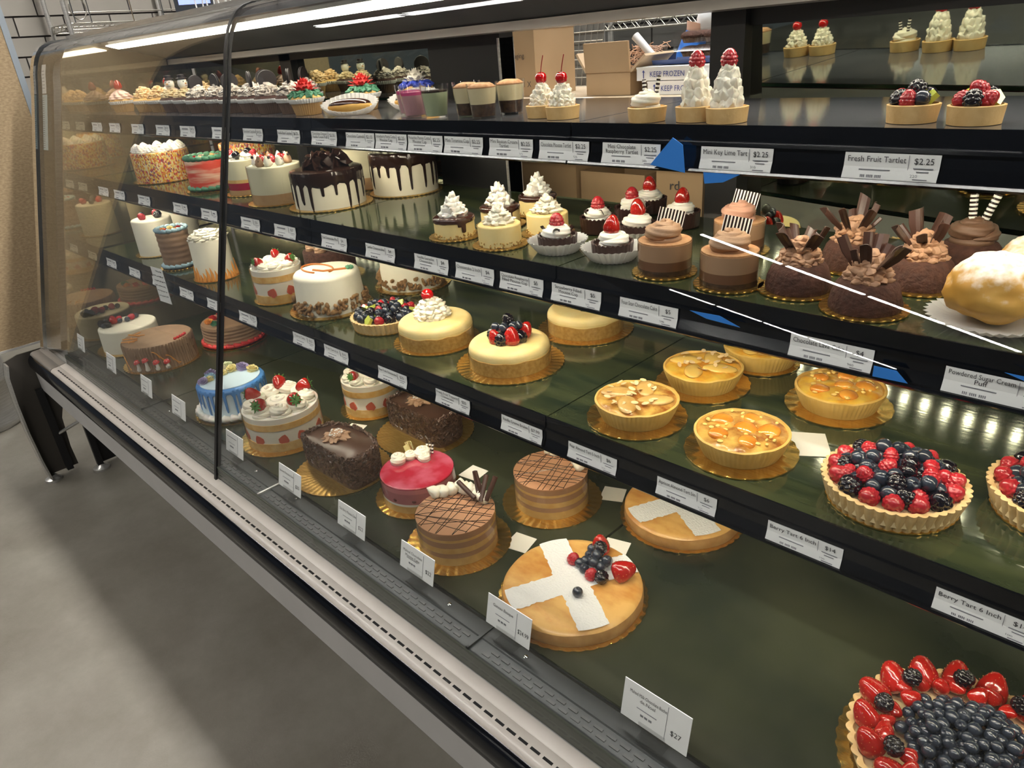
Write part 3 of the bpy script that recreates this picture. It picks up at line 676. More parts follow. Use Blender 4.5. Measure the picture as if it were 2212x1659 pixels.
def petals(tiers, seed=3, amp=.09, n=20):
    """cluster of piped shells; tiers: (count, radius, z, length, fat, lift)"""
    r_ = random.Random(seed); mb = MB()
    for (cnt, rad, z, L, fat, lift) in tiers:
        o = r_.uniform(0, 6)
        for k in range(cnt):
            a = o + 2 * PI * k / cnt + r_.uniform(-.15, .15); e = lift + r_.uniform(-.15, .15); l = L * r_.uniform(.85, 1.15); zz = z + r_.uniform(-.03, .03)
            b = (rad * math.cos(a), rad * math.sin(a), zz); d = (math.cos(a) * math.cos(e), math.sin(a) * math.cos(e), math.sin(e))
            teardrop(mb, b, (b[0] + d[0] * l, b[1] + d[1] * l, b[2] + d[2] * l), fat * r_.uniform(.9, 1.1), n, 5, amp)
    for i, p in enumerate(mb.v):                      # soft irregular waves, as piped by hand
        q = Vector(p); mb.v[i] = tuple(q + noise.noise_vector(q * 3.2 + Vector((seed, 0, 0))) * .10 + noise.noise_vector(q * 7.5) * .045)
    return mb
def me_ruffle(): return once('ruffle', lambda: petals([(9, .42, .10, .55, .30, .15), (8, .35, .35, .50, .29, .45), (7, .25, .62, .45, .27, .7), (5, .12, .9, .45, .24, 1.0), (2, .04, 1.12, .42, .20, 1.45), (6, .1, .15, .35, .45, .9)], 4).mesh('cream', True, 180))
def me_frill(): return once('frill', lambda: petals([(12, .62, .10, .38, .24, .35), (12, .60, .32, .38, .23, .35), (11, .52, .55, .38, .22, .45), (9, .40, .80, .36, .22, .55), (7, .26, 1.02, .34, .21, .7), (4, .10, 1.22, .30, .2, 1.1), (6, .2, .1, .6, .5, 1.2), (4, .12, .5, .5, .42, 1.3)], 8).mesh('cream', True, 180))
def me_plume(): return once('plume', lambda: petals([(9, .50, .14, .46, .36, .30), (9, .46, .46, .44, .34, .40), (8, .38, .78, .42, .32, .5), (7, .28, 1.06, .38, .28, .65), (5, .14, 1.30, .34, .24, 1.0), (5, .2, .1, .7, .5, 1.2), (4, .12, .6, .6, .42, 1.3)], 12, .10).mesh('cream', True, 180))
def me_swirl(): return once('swirl', lambda: swirl(8, 4, 1.3, .16).mesh('cream', True, 180))
def me_coil(): return once('coil', lambda: coil().mesh('cream', True, 180))
def me_shell(): return once('shell', lambda: (lambda mb: (teardrop(mb, (0, 0, 0), (0, 0, 1), .42, 14, 6, .2), mb)[1])(MB()).mesh('cream', True, 180))
def me_rosette(): return once('rosette', lambda: petals([(11, .35, .25, .62, .22, -.05), (8, .15, .38, .45, .20, .4), (5, .03, .45, .30, .18, 1.0)], 6).mesh('cream', True, 180))
# ---- bases
def board(par, r, n=34, m=gold, th=.0028):
    k = ('board', round(r, 4), n)
    def mk():
        rf = lambda t, rr, z, i: (rr * (1 + (.024 * (abs(math.cos(n * t / 2)) - .6) if i in (1, 2) else 0)), z + (.0005 * math.cos(n * t) if i in (1, 2) else 0))
        return MB().lathe([(r * .96, .0008), (r, .0010), (r, th), (r * .985, th), (r * .3, th)], n * 5, rf).mesh('cake_board')
    return put('cake_board', once(k, mk), m, par)
def disc(par, name, r0, r1, z0, z1, m, n=56, rnd_=.0, rf=None, lip=None):
    """one layer of a round cake"""
    p = [(r0, z0)]
    if rnd_:
        k = 5; p += [(r1 - rnd_ + rnd_ * math.cos(PI / 2 * i / k), z1 - rnd_ + rnd_ * math.sin(PI / 2 * i / k)) for i in range(k + 1)]
    else: p.append((r1, z1))
    p.append((r1 * .35, z1))
    return MB().lathe(p, n, rf).build(name, m, par)
def wob(a=.004, s=30, seed=0):
    return lambda t, r, z, i: (r * (1 + a / max(r, .02) * nz(math.cos(t) * s * r, math.sin(t) * s * r, z * s + seed)), z)
def drip(par, name, r, ztop, m, base, drips, seed=0, rtop=None, th=.0022, zbot=0.0, n=420, topm=None, rround=.006):
    """glaze over the top edge, running down in drips.  drips: list of (angle, length, half-width)"""
    r_ = random.Random(seed); v = []; f = []; rows = 9
    def ln(t):
        q = base * (1 + .35 * nz(math.cos(t) * 2.2 + seed, math.sin(t) * 2.2, 1))
        for a, l, w_ in drips:
            d = (t - a + PI) % (2 * PI) - PI; x = abs(d) / w_
            if x < 2.6: q = max(q, base + (l - base) * (1 - .10 * x * x if x < 1 else 0), base + (l - base) * .30 * max(0, 1 - (x / 2.6)) ** 1.5)
        return q
    P = [(r - .02, ztop + th), (r - rround, ztop + th), (r - rround * .3 + th, ztop + th - rround * .35)]
    for k in range(n):
        t = 2 * PI * k / n; L = ln(t); c, s = math.cos(t), math.sin(t)
        for (rr, zz) in P: v.append((rr * c, rr * s, zz))
        for i in range(1, rows):
            u = i / (rows - 1); tk = th * (1 if u < .85 else (1 - ((u - .85) / .15) ** 2) * .9 + .02); v.append(((r + tk) * c, (r + tk) * s, ztop - rround * .5 - L * u))
    m_ = rows - 1 + 3
    for k in range(n):
        for i in range(m_ - 1):
            a = k * m_ + i; b = ((k + 1) % n) * m_ + i; f.append((a, a + 1, b + 1, b))
    f.append(tuple(k * m_ for k in range(n)))
    mb = MB().add(v, f); return mb.build(name, m, par)
def tag_paper(x, y, z, rz, label, s=.025):
    t = MB().slab([(-s, -s * .9), (s * .9, -s), (s, s * .8), (-s * .8, s)], 0, .0006).build('paper_slip', mat('cream_paper', (.78, .74, .64), .6), loc=(x, y, z), rot=(0, 0, rz), smooth=False)
    tag(t, label, 'paper')
def stick(par, a, b, r, bands=9, m1=None, m2=None, name='striped_stick'):
    a = Vector(a); b = Vector(b)
    o = MB().tube([a, a + (b - a) * .5, b], r, 10).build(name, m1 or choc, par)
    mb = MB()
    for i in range(bands):
        s = (i + .5) / bands; d = (b - a) / bands * .25; p = a + (b - a) * s; mb.tube([p - d, p + d], r * 1.06, 10)
    mb.build('white_band', m2 or creamwhite, o); return o
def shard(par, loc, h, w_, rz, tilt, m=None, curl=.5, top=0.0):
    """chocolate shard: a bent leaf of chocolate"""
    mb = MB(); P = []; Q = []
    for i in range(5):
        x = -w_ / 2 + w_ * i / 4; y = curl * w_ * ((i / 2 - 1) ** 2) * .5; P.append((x, y)); Q.append((x * 1.0, y + .0011))
    n = 5; v = []
    for (zz, k) in ((0, .55), (h * .6, 1.0), (h, 1.0)):
        for p in P: v.append((p[0] * k, p[1] * k, zz + (top * p[0] if zz == h else 0)))
        for p in Q: v.append((p[0] * k, p[1] * k + .0, zz + (top * p[0] if zz == h else 0)))
    f = []
    for L in range(2):
        o = L * 10; u = o + 10
        for i in range(4):
            f.append((o + i, o + i + 1, u + i + 1, u + i)); f.append((o + 5 + i + 1, o + 5 + i, u + 5 + i, u + 5 + i + 1))
        f.append((o, u, u + 5, o + 5)); f.append((o + 4, o + 9, u + 9, u + 4))
    for i in range(4): f.append((20 + i, 20 + i + 1, 25 + i + 1, 25 + i))
    mb.add(v, f); return mb.build('chocolate_shard', m or chocmatte, par, loc, (tilt, 0, rz), smooth=False)
def paper_cup(par, r0, r1, h, n=30, m=None, name='paper_cup', z=0.0):
    k = ('pc', round(r0, 4), round(r1, 4), round(h, 4), n)
    def mk():
        p = [(r0 * .2, .0006), (r0, .0006), (r0 * .6 + r1 * .4, h * .4), (r1, h), (r1 * .985, h), (r0 * .58 + r1 * .4, h * .41), (r0 * .97, .0016), (r0 * .2, .0016)]
        rf = lambda t, r, zz, i: (r * (1 + (.045 * (2 * abs(((n * t / (2 * PI)) % 1) * 2 - 1) - 1) if 1 <= i <= 6 else 0)), zz)
        return MB().lathe(p, n * 6, rf).mesh('paper_cup', False)
    return put(name, once(k, mk), m or papercup, par, (0, 0, z))
def fluted_shell(par, r0, r1, h, n=38, m=None, depth=.045, wall=.006, fill=None, fillm=None):
    p = [(r0 * .3, .001), (r0, .001), ((r0 + r1) / 2, h * .5), (r1, h), (r1 - wall, h), (r0 + (r1 - r0) * .5 - wall, h * .45), (r0 - wall, h * .35)]
    rf = lambda t, r, z, i: (r * (1 + (depth * (abs(math.cos(n * t / 2)) - .5) if 1 <= i <= 3 else (depth * .5 * (abs(math.cos(n * t / 2)) - .5) if i == 4 else 0))), z)
    MB().lathe(p, n * 6, rf).build('pastry_shell', m or crust, par)
    if fillm: MB().lathe([(r1 - wall * .9, h * .3), (r1 - wall * .9, h * .78), (r1 * .4, h * .86)], 48).build('filling', fillm, par)
def scatter(r, n, dmin, r_):
    P = []; tries = 0
    while len(P) < n and tries < 6000:
        tries += 1; a = r_.uniform(0, 2 * PI); q = r * math.sqrt(r_.random()); p = (q * math.cos(a), q * math.sin(a))
        if all((p[0] - s[0]) ** 2 + (p[1] - s[1]) ** 2 > dmin ** 2 for s in P): P.append(p)
    return P
# ================================================================== deck
GB = 'baked round tarts and cakes on gold boards'
def sugar_band(par, R_, z, ang, wd, seed):
    v = []; f = []; n, m = 46, 8; ca, sa = math.cos(ang), math.sin(ang)
    for i in range(n + 1):
        for j in range(m + 1):
            w_ = (j / m - .5) * wd
            if j in (0, m): w_ += .0035 * nz(i * .55, seed, j) + .002 * nz(i * 1.7, seed, j + 3)
            e = math.sqrt(max(0, R_ * R_ - w_ * w_)); s = -e + 2 * e * i / n
            x, y = s * ca - w_ * sa, s * sa + w_ * ca; rr = math.hypot(x, y)
            v.append((x, y, z + .0011 - .012 * max(0, rr - R_ + .012) ** 1.0 + .0004 * nz(x * 300, y * 300, 1)))
    for i in range(n):
        for j in range(m): a = i * (m + 1) + j; f.append((a, a + m + 1, a + m + 2, a + 1))
    return MB().add(v, f).build('sugar_band', sugar, par)
def gateau(x, y, label, rb, rc, berries, ang):
    t = thing('gateau_basque', label, 'cake', (x, y, ZD), 0); board(t, rb, 40)
    p = [(rc * .99, .003), (rc, .008), (rc * 1.0, .016), (rc * .985, .024), (rc * .95, .0285), (rc * .88, .0302), (rc * .5, .031), (rc * .05, .031)]
    MB().lathe(p[:4], 72, wob(.002, 25), cap1=False).build('pastry_side', bakedside, t)
    MB().lathe(p[3:], 72, wob(.0015, 25), cap0=False).build('pastry_top', bakedtop, t)
    for a, s in zip(ang, (3, 9)): sugar_band(t, rc * .955, .0305, a, .050, s)
    if berries:
        b0 = .031
        for (bx, by, bz) in ((.03, -.021, 0), (.0, .052, 0), (.014, .058, .002), (.004, .068, .010), (-.012, .062, 0), (-.008, .046, 0), (.02, .07, .0), (.022, .048, .002), (.012, .044, .008), (-.016, .074, .004), (.008, .056, .014), (.026, .060, .009), (-.012, .036, 0), (.002, .030, -.001)):
            berry('blue', t, (bx, by, b0 + .008 + bz), .0088)
        for (bx, by) in ((-.026, .036), (.022, .024)): berry('rasp', t, (bx, by, b0 + .010), .0105, (.2, .3, 1))
        for (bx, by, bz) in ((.040, .028, .0), (.002, .074, .012)): berry('black', t, (bx, by, b0 + .011 + bz), .0105, (1.2, 0, .6))
        berry('straw', t, (-.008, .088, b0 + .014), .0165, (.05, -.1, 0)); berry('straw', t, (.060, .056, b0 + .016), .0185, (1.25, .2, 2.3))
    return t
gateau(-.620, .689, 'round golden gateau with crossed sugar bands and heaped berries', .1237, .117, True, (1.11, -.56))
gateau(-.600, .990, 'round golden gateau with sugar band but no fruit, under the lowest shelf', .1165, .110, False, (1.11, -.56))
tag_paper(-.640, .832, ZD + .0004, .4, 'white paper slip behind the berry-topped gateau')

def acetate_ring(par, r, z0, z1):
    return MB().lathe([(r, z0), (r, z1), (r - .0006, z1), (r - .0006, z0)], 64, cap0=False, cap1=False).build('acetate_collar', acetate, par)
def lattice(par, r, z, seed, m=choc):
    r_ = random.Random(seed); mb = MB()
    for a0, n in ((.35, 8), (1.85, 9), (.9, 3)):
        for k in range(n):
            a = a0 + r_.uniform(-.14, .14); o = (-.8 + 1.6 * (k + .5) / n) * r + r_.uniform(-.006, .006); e = math.sqrt(max(0, r * r - o * o)) * .985
            ca, sa = math.cos(a), math.sin(a); P = []
            for s in (-1, -.33, .33, 1):
                w_ = o + r_.uniform(-.0015, .0015); P.append((s * e * ca - w_ * sa, s * e * sa + w_ * ca, z + .0002))
            mb.tube(P, .00065, 5)
    return mb.build('chocolate_drizzle', m, par)
topm = mat('milk_chocolate_glaze', (.44, .225, .12), .35, col2=(.48, .25, .135), scale=10)
msponge = mat('golden_sponge', (.62, .36, .11), .7, col2=(.70, .44, .16), scale=60)
def lattice_cake(x, y, label, rb, a0, a1, rolls):
    t = thing('mousse_cake', label, 'cake', (x, y, ZD)); board(t, rb, 36); r = .0735
    z = .003
    for nm, h, m in (('sponge_layer', .016, msponge), ('mousse_layer', .010, chocm), ('sponge_layer', .011, msponge), ('mousse_layer', .012, chocm), ('sponge_layer', .005, msponge), ('mousse_layer', .010, chocm)):
        disc(t, nm, r - .0003, r - .0003, z, z + h, m); z += h + .0002
    disc(t, 'glaze_top', r, r, z, z + .003, topm); z += .003
    acetate_ring(t, r + .001, .003, z + .001); lattice(t, r, z, int(x * 1000))
    n = 9
    for i in range(n):
        a = a0 + (a1 - a0) * i / (n - 1); rr = .050 + .006 * math.cos(i * 2.1)
        put('cream_shell', me_shell(), cream, t, (rr * math.cos(a), rr * math.sin(a), z + .006), (R(70), 0, a + 2.0 + .3 * math.cos(i)), (.030, .030, .030))
    if rolls:
        for (bx, by, dx, dy, dz, l) in ((.02, .045, -.5, .35, .45, .055), (.028, .04, -.2, .5, .6, .05), (.012, .04, -.75, .05, .25, .05), (.034, .048, .05, .5, .75, .048), (.02, .052, -.35, .1, .75, .05)):
            d = Vector((dx, dy, dz)).normalized() * l; b = Vector((bx, by, z + .010)); MB().tube([b, b + d * .5, b + d], .0048, 10).build('chocolate_roll', chocmatte, t)
    return t
lattice_cake(-.877, .665, 'chocolate mousse cake with dark lattice drizzle, cream and chocolate rolls in front', .0985, 2.9, 1.1, True)
lattice_cake(-.830, .876, 'chocolate mousse cake with lattice drizzle and cream, half under the rail', .1002, 2.2, .6, False)
tag_paper(-.785, .735, ZD + .0004, .3, 'white paper slip behind the front lattice mousse cake')
tag_paper(-.745, .965, ZD + .0004, .5, 'white paper slip beside the rear lattice mousse cake')
tag_paper(-1.03, .845, ZD + .0004, .2, 'white paper slip behind the pink mousse cake')

t = thing('raspberry_mousse_cake', 'round pink raspberry mousse cake with red glaze and cream swirls', 'cake', (-1.062, .722, ZD)); board(t, .093, 36); r = .0765; z = .003
for nm, h, m in (('sponge_layer', .016, msponge), ('cream_layer', .005, creamwhite), ('mousse_layer', .024, pinkm), ('mousse_layer', .010, mat('pale_pink_mousse', (.62, .22, .24), .4))):
    disc(t, nm, r, r, z, z + h, m); z += h
disc(t, 'glaze_top', r, r, z, z + .0035, pinktop, rnd_=.002); z += .0035
acetate_ring(t, r + .001, .003, z + .002)
for k in range(7): a = -1.9 + k * .55; MB().ball((r * .955 * math.cos(a), r * .955 * math.sin(a), .031), (.0055, .0055, .0045), 12, 8).build('fruit_slice', mat('fig_dark', (.10, .02, .02), .4), t)
for (a, rr, s) in ((3.3, .052, .021), (2.75, .048, .017), (2.2, .050, .022), (1.95, .035, .016)):
    put('cream_swirl', me_coil(), cream, t, (rr * math.cos(a), rr * math.sin(a), z), (0, 0, a), (s, s, s * 1.15))
for k, a in enumerate((1.9, 2.0, 2.1)): stick(t, (.062 * math.cos(a), .062 * math.sin(a), z), (.068 * math.cos(a), .068 * math.sin(a), z + .022), .0022, 3, choc, creamwhite)
for k in range(2): shard(t, (-.05 - .01 * k, .03 + .012 * k, z), .030, .018, 2.3 + k, -.25, mat('white_chocolate_curl', (.74, .64, .30), .35), .9)

def half_cake(x, y, label, rb, seed):
    """half-round chocolate cake: flat side to the front, sides rolled in shavings"""
    t = thing('chocolate_half_cake', label, 'cake', (x, y, ZD)); board(t, rb, 46, mat('brown_gold_board', (.50, .30, .07), .3, .85, col2=(.62, .40, .12), scale=40, stretch=(1, 8, 1)))
    P = []; hx, hy0, hy1 = .100, -.040, .066
    for i in range(72):
        a = 2 * PI * i / 72; c, s = math.cos(a), math.sin(a); n_ = 2.6 if s > 0 else 6.0
        k = (abs(c) ** n_ + abs(s) ** n_) ** (-1 / n_); P.append((hx * c * k, (hy1 if s > 0 else -hy0) * s * k))
    H = .072; mb = MB(); v = []; f = []; rows = ((1.0, .003), (1.0, H * .5), (1.0, H - .006), (.985, H - .0015), (.95, H))
    for k, z in rows: v += [(p[0] * k, p[1] * k, z) for p in P]
    n = len(P)
    for i in range(len(rows) - 1):
        for k in range(n): a = i * n + k; b = i * n + (k + 1) % n; f.append((a, b, b + n, a + n))
    f.append(tuple(range((len(rows) - 1) * n, len(rows) * n))); mb.add(v, f); mb.build('cake_body', mat('chocolate_glaze_body', (.06, .03, .02), .32, col2=(.085, .042, .028), scale=15), t)
    r_ = random.Random(seed); sh = MB()
    for q in range(1500):
        i = r_.randrange(n); u = r_.random(); p = P[i]; p2 = P[(i + 1) % n]; px = p[0] + (p2[0] - p[0]) * u; py = p[1] + (p2[1] - p[1]) * u
        d = math.atan2(p2[1] - p[1], p2[0] - p[0]); z = r_.uniform(.011, H + .002) if r_.random() > .12 else H + r_.uniform(0, .003); k = 1.0 if z < H - .001 else r_.uniform(.90, 1.0)
        s0 = len(sh.v); L = r_.uniform(.007, .014); sh.box((0, 0, 0), (L, .0034, .0030))
        M = Matrix.Translation((px * k * 1.012, py * k * 1.012, z)) @ Matrix.Rotation(d + r_.uniform(-.3, .3), 4, 'Z') @ Matrix.Rotation(r_.uniform(-1.2, 1.2), 4, 'Y') @ Matrix.Rotation(r_.uniform(-.6, .6), 4, 'X')
        sh.xf(M, s0)
    stuff(sh.build('chocolate_shaving', shave, t, smooth=False))
    ro = put('rosette', me_rosette(), choccream, t, (-.022, .012, H - .004), (0, 0, .4), (.036, .036, .026))
    cr = MB()
    for q in range(26): a, rr = r_.uniform(0, 6.28), .018 * math.sqrt(r_.random()); cr.box((-.022 + rr * math.cos(a), .012 + rr * math.sin(a), H + .013), (.0035, .0022, .002), r_.uniform(0, 3))
    stuff(cr.build('white_chocolate_crumb', sugar, t, smooth=False))
    return t
half_cake(-1.277, .672, 'half-round chocolate cake rolled in shavings with a rosette, front one', .1067, 3)
half_cake(-1.262, .900, 'half-round chocolate cake rolled in shavings, rear one under the rail', .118, 8)
tag_paper(-1.42, .80, ZD + .0004, .5, 'white paper slip between shortcake and rear chocolate cake')

def shortcake(x, y, z0, label, rb, r, h, nst, cats='cake', seed=1):
    t = thing('strawberry_shortcake', label, cats, (x, y, z0)); board(t, rb, 40); r_ = random.Random(seed)
    a, b = .003, h
    disc(t, 'sponge_layer', r, r, a, a + h * .24, sponge); disc(t, 'berry_cream_layer', r * .975, r * .975, a + h * .24, h * .66, creamwhite)
    disc(t, 'sponge_layer', r, r, h * .66, h * .84, sponge); disc(t, 'cream_top', r * .985, r * .985, h * .84, h, creamwhite)
    n = int(r * 130)
    for k in range(n):
        an = 2 * PI * k / n; put('strawberry_slice', once('sslice', lambda: MB().slab([(0, 0), (.6, .15), (.85, .75), (.45, 1.35), (0, 1.7), (-.45, 1.35), (-.85, .75), (-.6, .15)], -.12, .12).mesh('strawberry_slice', False)), mat('strawberry_flesh', (.55, .06, .04), .3, col2=(.7, .2, .12), scale=50), t, (r * .97 * math.cos(an), r * .97 * math.sin(an), h * .25), (R(90), r_.uniform(-.5, .5), an + PI / 2), h * .17)
    acetate_ring(t, r + .0015, .003, h + .004)
    n = 9
    for k in range(n):
        an = 2 * PI * k / n + .2; put('cream_swirl', me_coil(), cream, t, (r * .70 * math.cos(an), r * .70 * math.sin(an), h - .003), (r_.uniform(-.15, .15), r_.uniform(-.15, .15), an), (r * .34, r * .34, r * .36))
    put('cream_swirl', me_coil(), cream, t, (0, 0, h - .006), (0, 0, 1), (r * .45, r * .45, r * .3))
    for k in range(nst):
        an = 2 * PI * (k + .5) / nst - .55; rr = r * .72
        o = berry('straw', t, (rr * math.cos(an), rr * math.sin(an), h + r * .30), r * .185, (1.85, r_.uniform(-.2, .2), an - PI / 2 + r_.uniform(-.4, .4)), leaf=True)
    return t
shortcake(-1.536, .679, ZD, 'large strawberry shortcake with cream swirls and leafy strawberries in front', .112, .092, .088, 5)
shortcake(-1.484, .905, ZD, 'strawberry shortcake behind the chocolate cakes, topped by the rail', .085, .072, .088, 4, seed=4)

def rose(par, loc, r, m, name='icing_rose', seed=0):
    def mk():
        mb = MB(); r_ = random.Random(seed)
        for ring, (cnt, rad, z, w_, h) in enumerate(((1, .0, .35, .30, .55), (3, .22, .25, .42, .55), (5, .45, .12, .45, .55), (6, .68, 0, .48, .48))):
            for k in range(cnt):
                a0 = ring * .5 + 2 * PI * k / cnt; V = []; F = []
                for i in range(7):
                    u = (i / 6 - .5) * 2; an = a0 + u * (w_ * 1.5 / max(rad, .25)) * .75
                    for j in range(4):
                        q = j / 3; rr = max(rad, .12) * (.8 + .25 * q) + .10 * q * q; zz = z + h * q * (1 - .35 * u * u); V.append((rr * math.cos(an), rr * math.sin(an), zz))
                    for j in range(4):
                        q = j / 3; rr = max(rad, .12) * (.8 + .25 * q) + .10 * q * q - .055; zz = z + h * q * (1 - .35 * u * u) ; V.append((rr * math.cos(an), rr * math.sin(an), zz))
                for i in range(6):
                    for j in range(3):
                        a = i * 8 + j; F.append((a, a + 8, a + 9, a + 1)); a += 4; F.append((a, a + 1, a + 9, a + 8))
                    F.append((i * 8 + 3, i * 8 + 11, i * 8 + 15, i * 8 + 7))
                mb.add(V, F)
        mb.lathe([(.7, -.05), (.6, .15), (.2, .3)], 12); return mb.mesh('icing_rose')
    return put(name, once(('rose', seed), mk), m, par, loc, (rnd.uniform(-.4, .4), rnd.uniform(-.4, .4), rnd.uniform(0, 6)), r)
def border(par, r, z, m, n, s, name='piped_border'):
    k = ('border', round(r, 4), n, round(s, 4))
    def mk():
        mb = MB()
        for i in range(n):
            a = 2 * PI * i / n; b = (r * math.cos(a), r * math.sin(a), s * .80); a2 = a + 2 * PI / n * 1.5; e = ((r * 1.02) * math.cos(a2), (r * 1.02) * math.sin(a2), s * .45); teardrop(mb, b, e, s * .62, 10, 5, .2)
        return mb.mesh('piped_border', True, 180)
    return put(name, once(k, mk), m, par, (0, 0, z))
t = thing('blue_drip_cake', 'pale blue cake with blue drips, white border and icing roses', 'cake', (-1.790, .673, ZD)); board(t, .108, 40); r = .086; h = .089
disc(t, 'frosting', r, r * .985, .003, h, blueicing, rnd_=.006, rf=wob(.0012, 20))
drip(t, 'blue_glaze_drip', r, h - .001, bluedrip, .007, [(2 * PI * k / 30 + .05 * math.sin(k * 3), .03 + .042 * abs(math.sin(k * 2.3)) , .035) for k in range(30)], 2, zbot=.0, rround=.008)
disc(t, 'icing_disc', r * .9, r * .9, h + .001, h + .0032, mat('sky_icing', (.60, .76, .86), .4))
border(t, r + .010, .003, creamwhite, 30, .016)
for (a, rr, s, m, sd) in ((2.0, .052, .023, purpleicing, 1), (3.6, .060, .021, purpleicing, 2), (4.35, .066, .017, purpleicing, 3), (3.0, .058, .02, whiteicing, 1), (2.55, .045, .020, yellowicing, 2), (1.35, .060, .020, yellowicing, 3), (3.95, .052, .019, mat('sky_rose', (.42, .62, .78), .5), 1), (4.2, .05, .015, yellowicing, 2), (3.3, .035, .017, yellowicing, 3), (2.75, .072, .02, mat('cream_green_rose', (.66, .70, .45), .5), 1)):
    rose(t, (rr * math.cos(a), rr * math.sin(a), h + .003), s, m, seed=sd)

t = thing('mushroom_cake', 'brown bark-textured cake piped with red toadstools and branches', 'cake', (-2.335, .687, ZD)); board(t, .118, 44); r = .104; h = .084
bark = lambda tt, rr, z, i: (rr * (1 + .026 * math.sin(70 * tt + 5 * nz(math.cos(tt) * 3, math.sin(tt) * 3, z * 25)) * (1 if .004 < z < h - .004 else 0) + .02 * nz(math.cos(tt) * 2, math.sin(tt) * 2, 3)), z)
MB().lathe([(r * 1.02, .003), (r, .02), (r, .04), (r, .06), (r, h - .006), (r * .98, h - .001), (r * .93, h), (r * .4, h - .001)], 280, bark).build('frosting', brownicing, t)
for a, s in ((-1.05, .036), (-.78, .042), (-.50, .032), (-.22, .028)):
    o = Vector((math.cos(a), math.sin(a), 0)); b = o * (r + .002)
    mu = MB().tube([b + Vector((0, 0, .0125)), b + o * .002 + Vector((.004, 0, s * .6)), b + Vector((0, 0, s))], [.0075, .005, .004], 10).build('toadstool', creamwhite, t)
    q = MB().lathe([(.0105, 0), (.0095, .005), (.006, .009), (.001, .0105)], 18).build('red_cap', redicing, mu, tuple(b + Vector((0, 0, s - .001))), (.25, .15, a))
    d = MB()
    for k in range(6): d.ball((.0075 * math.cos(k), .0075 * math.sin(k), .0065), .0012, 6, 4)
    d.build('cap_dot', sugar, mu, tuple(b + Vector((0, 0, s))), (.25, .15, a))
br = MB(); r_ = random.Random(4)
for (a0, z0) in ((-2.2, h + .001), (-1.9, h + .001), (-2.6, h + .001), (-.55, .068), (-1.75, .045), (-.2, .05)):
    if z0 > h:
        p = [(r * .98 * math.cos(a0 + .03 * i) * (1 - .09 * i), r * .98 * math.sin(a0 + .03 * i) * (1 - .09 * i), z0) for i in range(6)]
        br.tube(p, .0018, 6)
        for k in (1, 2, 3):
            b = Vector(p[k]); br.tube([b, b + Vector((r_.uniform(-.02, .03), r_.uniform(-.01, .03), 0))], .0013, 5)
    else:
        p = [((r + .002) * math.cos(a0 + .06 * i), (r + .002) * math.sin(a0 + .06 * i), z0 - .006 * i + .004 * math.sin(i)) for i in range(7)]; br.tube(p, .0016, 6)
        for k in (2, 4): b = Vector(p[k]); br.tube([b, Vector(p[k + 1]) + Vector((0, 0, -.006))], .0012, 5)
br.build('icing_branch', orangeicing, t)
for k in range(5): a = .25 + k * .12; MB().ball((r * .9 * math.cos(a), r * .9 * math.sin(a), h + .003), .005, 8, 6).build('red_cap', redicing, t)

t = thing('ruffled_cake', 'brown ruffled cake with red piped base under the lowest rail', 'cake', (-2.300, .915, ZD)); board(t, .108, 40); r = .094; h = .075
MB().lathe([(r * (1 + .012 * math.sin(i * 1.55)), .003 + (h - .006) * i / 24) for i in range(25)] + [(r * .97, h), (r * .4, h)], 72, wob(.004, 14)).build('frosting', brownicing, t)
border(t, r + .004, .003, redicing, 26, .013)
for (a, rr, m) in ((3.8, .06, redicing), (4.4, .065, orangeicing), (3.2, .06, redicing), (5.0, .06, greenicing), (2.6, .06, yellowicing)):
    rose(t, (rr * math.cos(a), rr * math.sin(a), h), .018, m, seed=2)

def white_cake(x, y, z0, label, rb, r, h, berries, m=whiteicing, seed=0, layers=None):
    t = thing('white_cake', label, 'cake', (x, y, z0)); board(t, rb, 40)
    if layers:
        z = .003
        for nm, hh, mm in layers: disc(t, nm, r, r, z, z + hh, mm); z += hh
        disc(t, 'frosting', r, r * .99, z, h, m, rnd_=.005)
    else: disc(t, 'frosting', r, r * .985, .003, h, m, rnd_=.006, rf=wob(.001, 18))
    for (kind, a, rr, s) in berries: berry(kind, t, (r * rr * math.cos(a), r * rr * math.sin(a), h + s * .9), s)
    return t
white_cake(-2.572, .678, ZD, 'smooth white cake with a line of berries nearest the end mirror', .112, .092, .080,
           [('black', 4.2, .82, .011), ('blue', 4.5, .75, .009), ('black', 4.0, .7, .011), ('straw', 3.9, .48, .014), ('blue', 3.6, .30, .009), ('rasp', 3.4, .42, .011), ('blue', 2.6, .2, .009), ('rasp', 2.3, .4, .011), ('black', 4.5, .6, .010), ('blue', 2.2, .6, .009)])

# the big fruit tart at the right
t = thing('large_fruit_tart', 'large fruit tart ringed with strawberries around a blueberry centre', 'tart', (-.062, .752, ZD)); board(t, .138, 44)
fluted_shell(t, .112, .128, .034, 46, crustpale, .04, .007, fillm=mat('custard', (.80, .62, .34), .4))
r_ = random.Random(21)
for (q, z, n_, dm) in ((.070, .044, 130, .0118), (.060, .056, 90, .0122), (.045, .066, 30, .0125)):
    for p in scatter(q, n_, dm, r_): berry('blue', t, (p[0], p[1], z + r_.uniform(-.002, .002)), r_.uniform(.0066, .0086), (r_.uniform(-1.1, 1.1), r_.uniform(-1.1, 1.1), r_.uniform(0, 6)))
for k in range(17):
    a = 2 * PI * k / 17 + .1; rr = .108; s = r_.uniform(.0155, .0195); berry('straw', t, (rr * math.cos(a), rr * math.sin(a), .044), s, (-.75 + r_.uniform(-.3, .3), r_.uniform(-.3, .3), a + PI / 2 + PI))
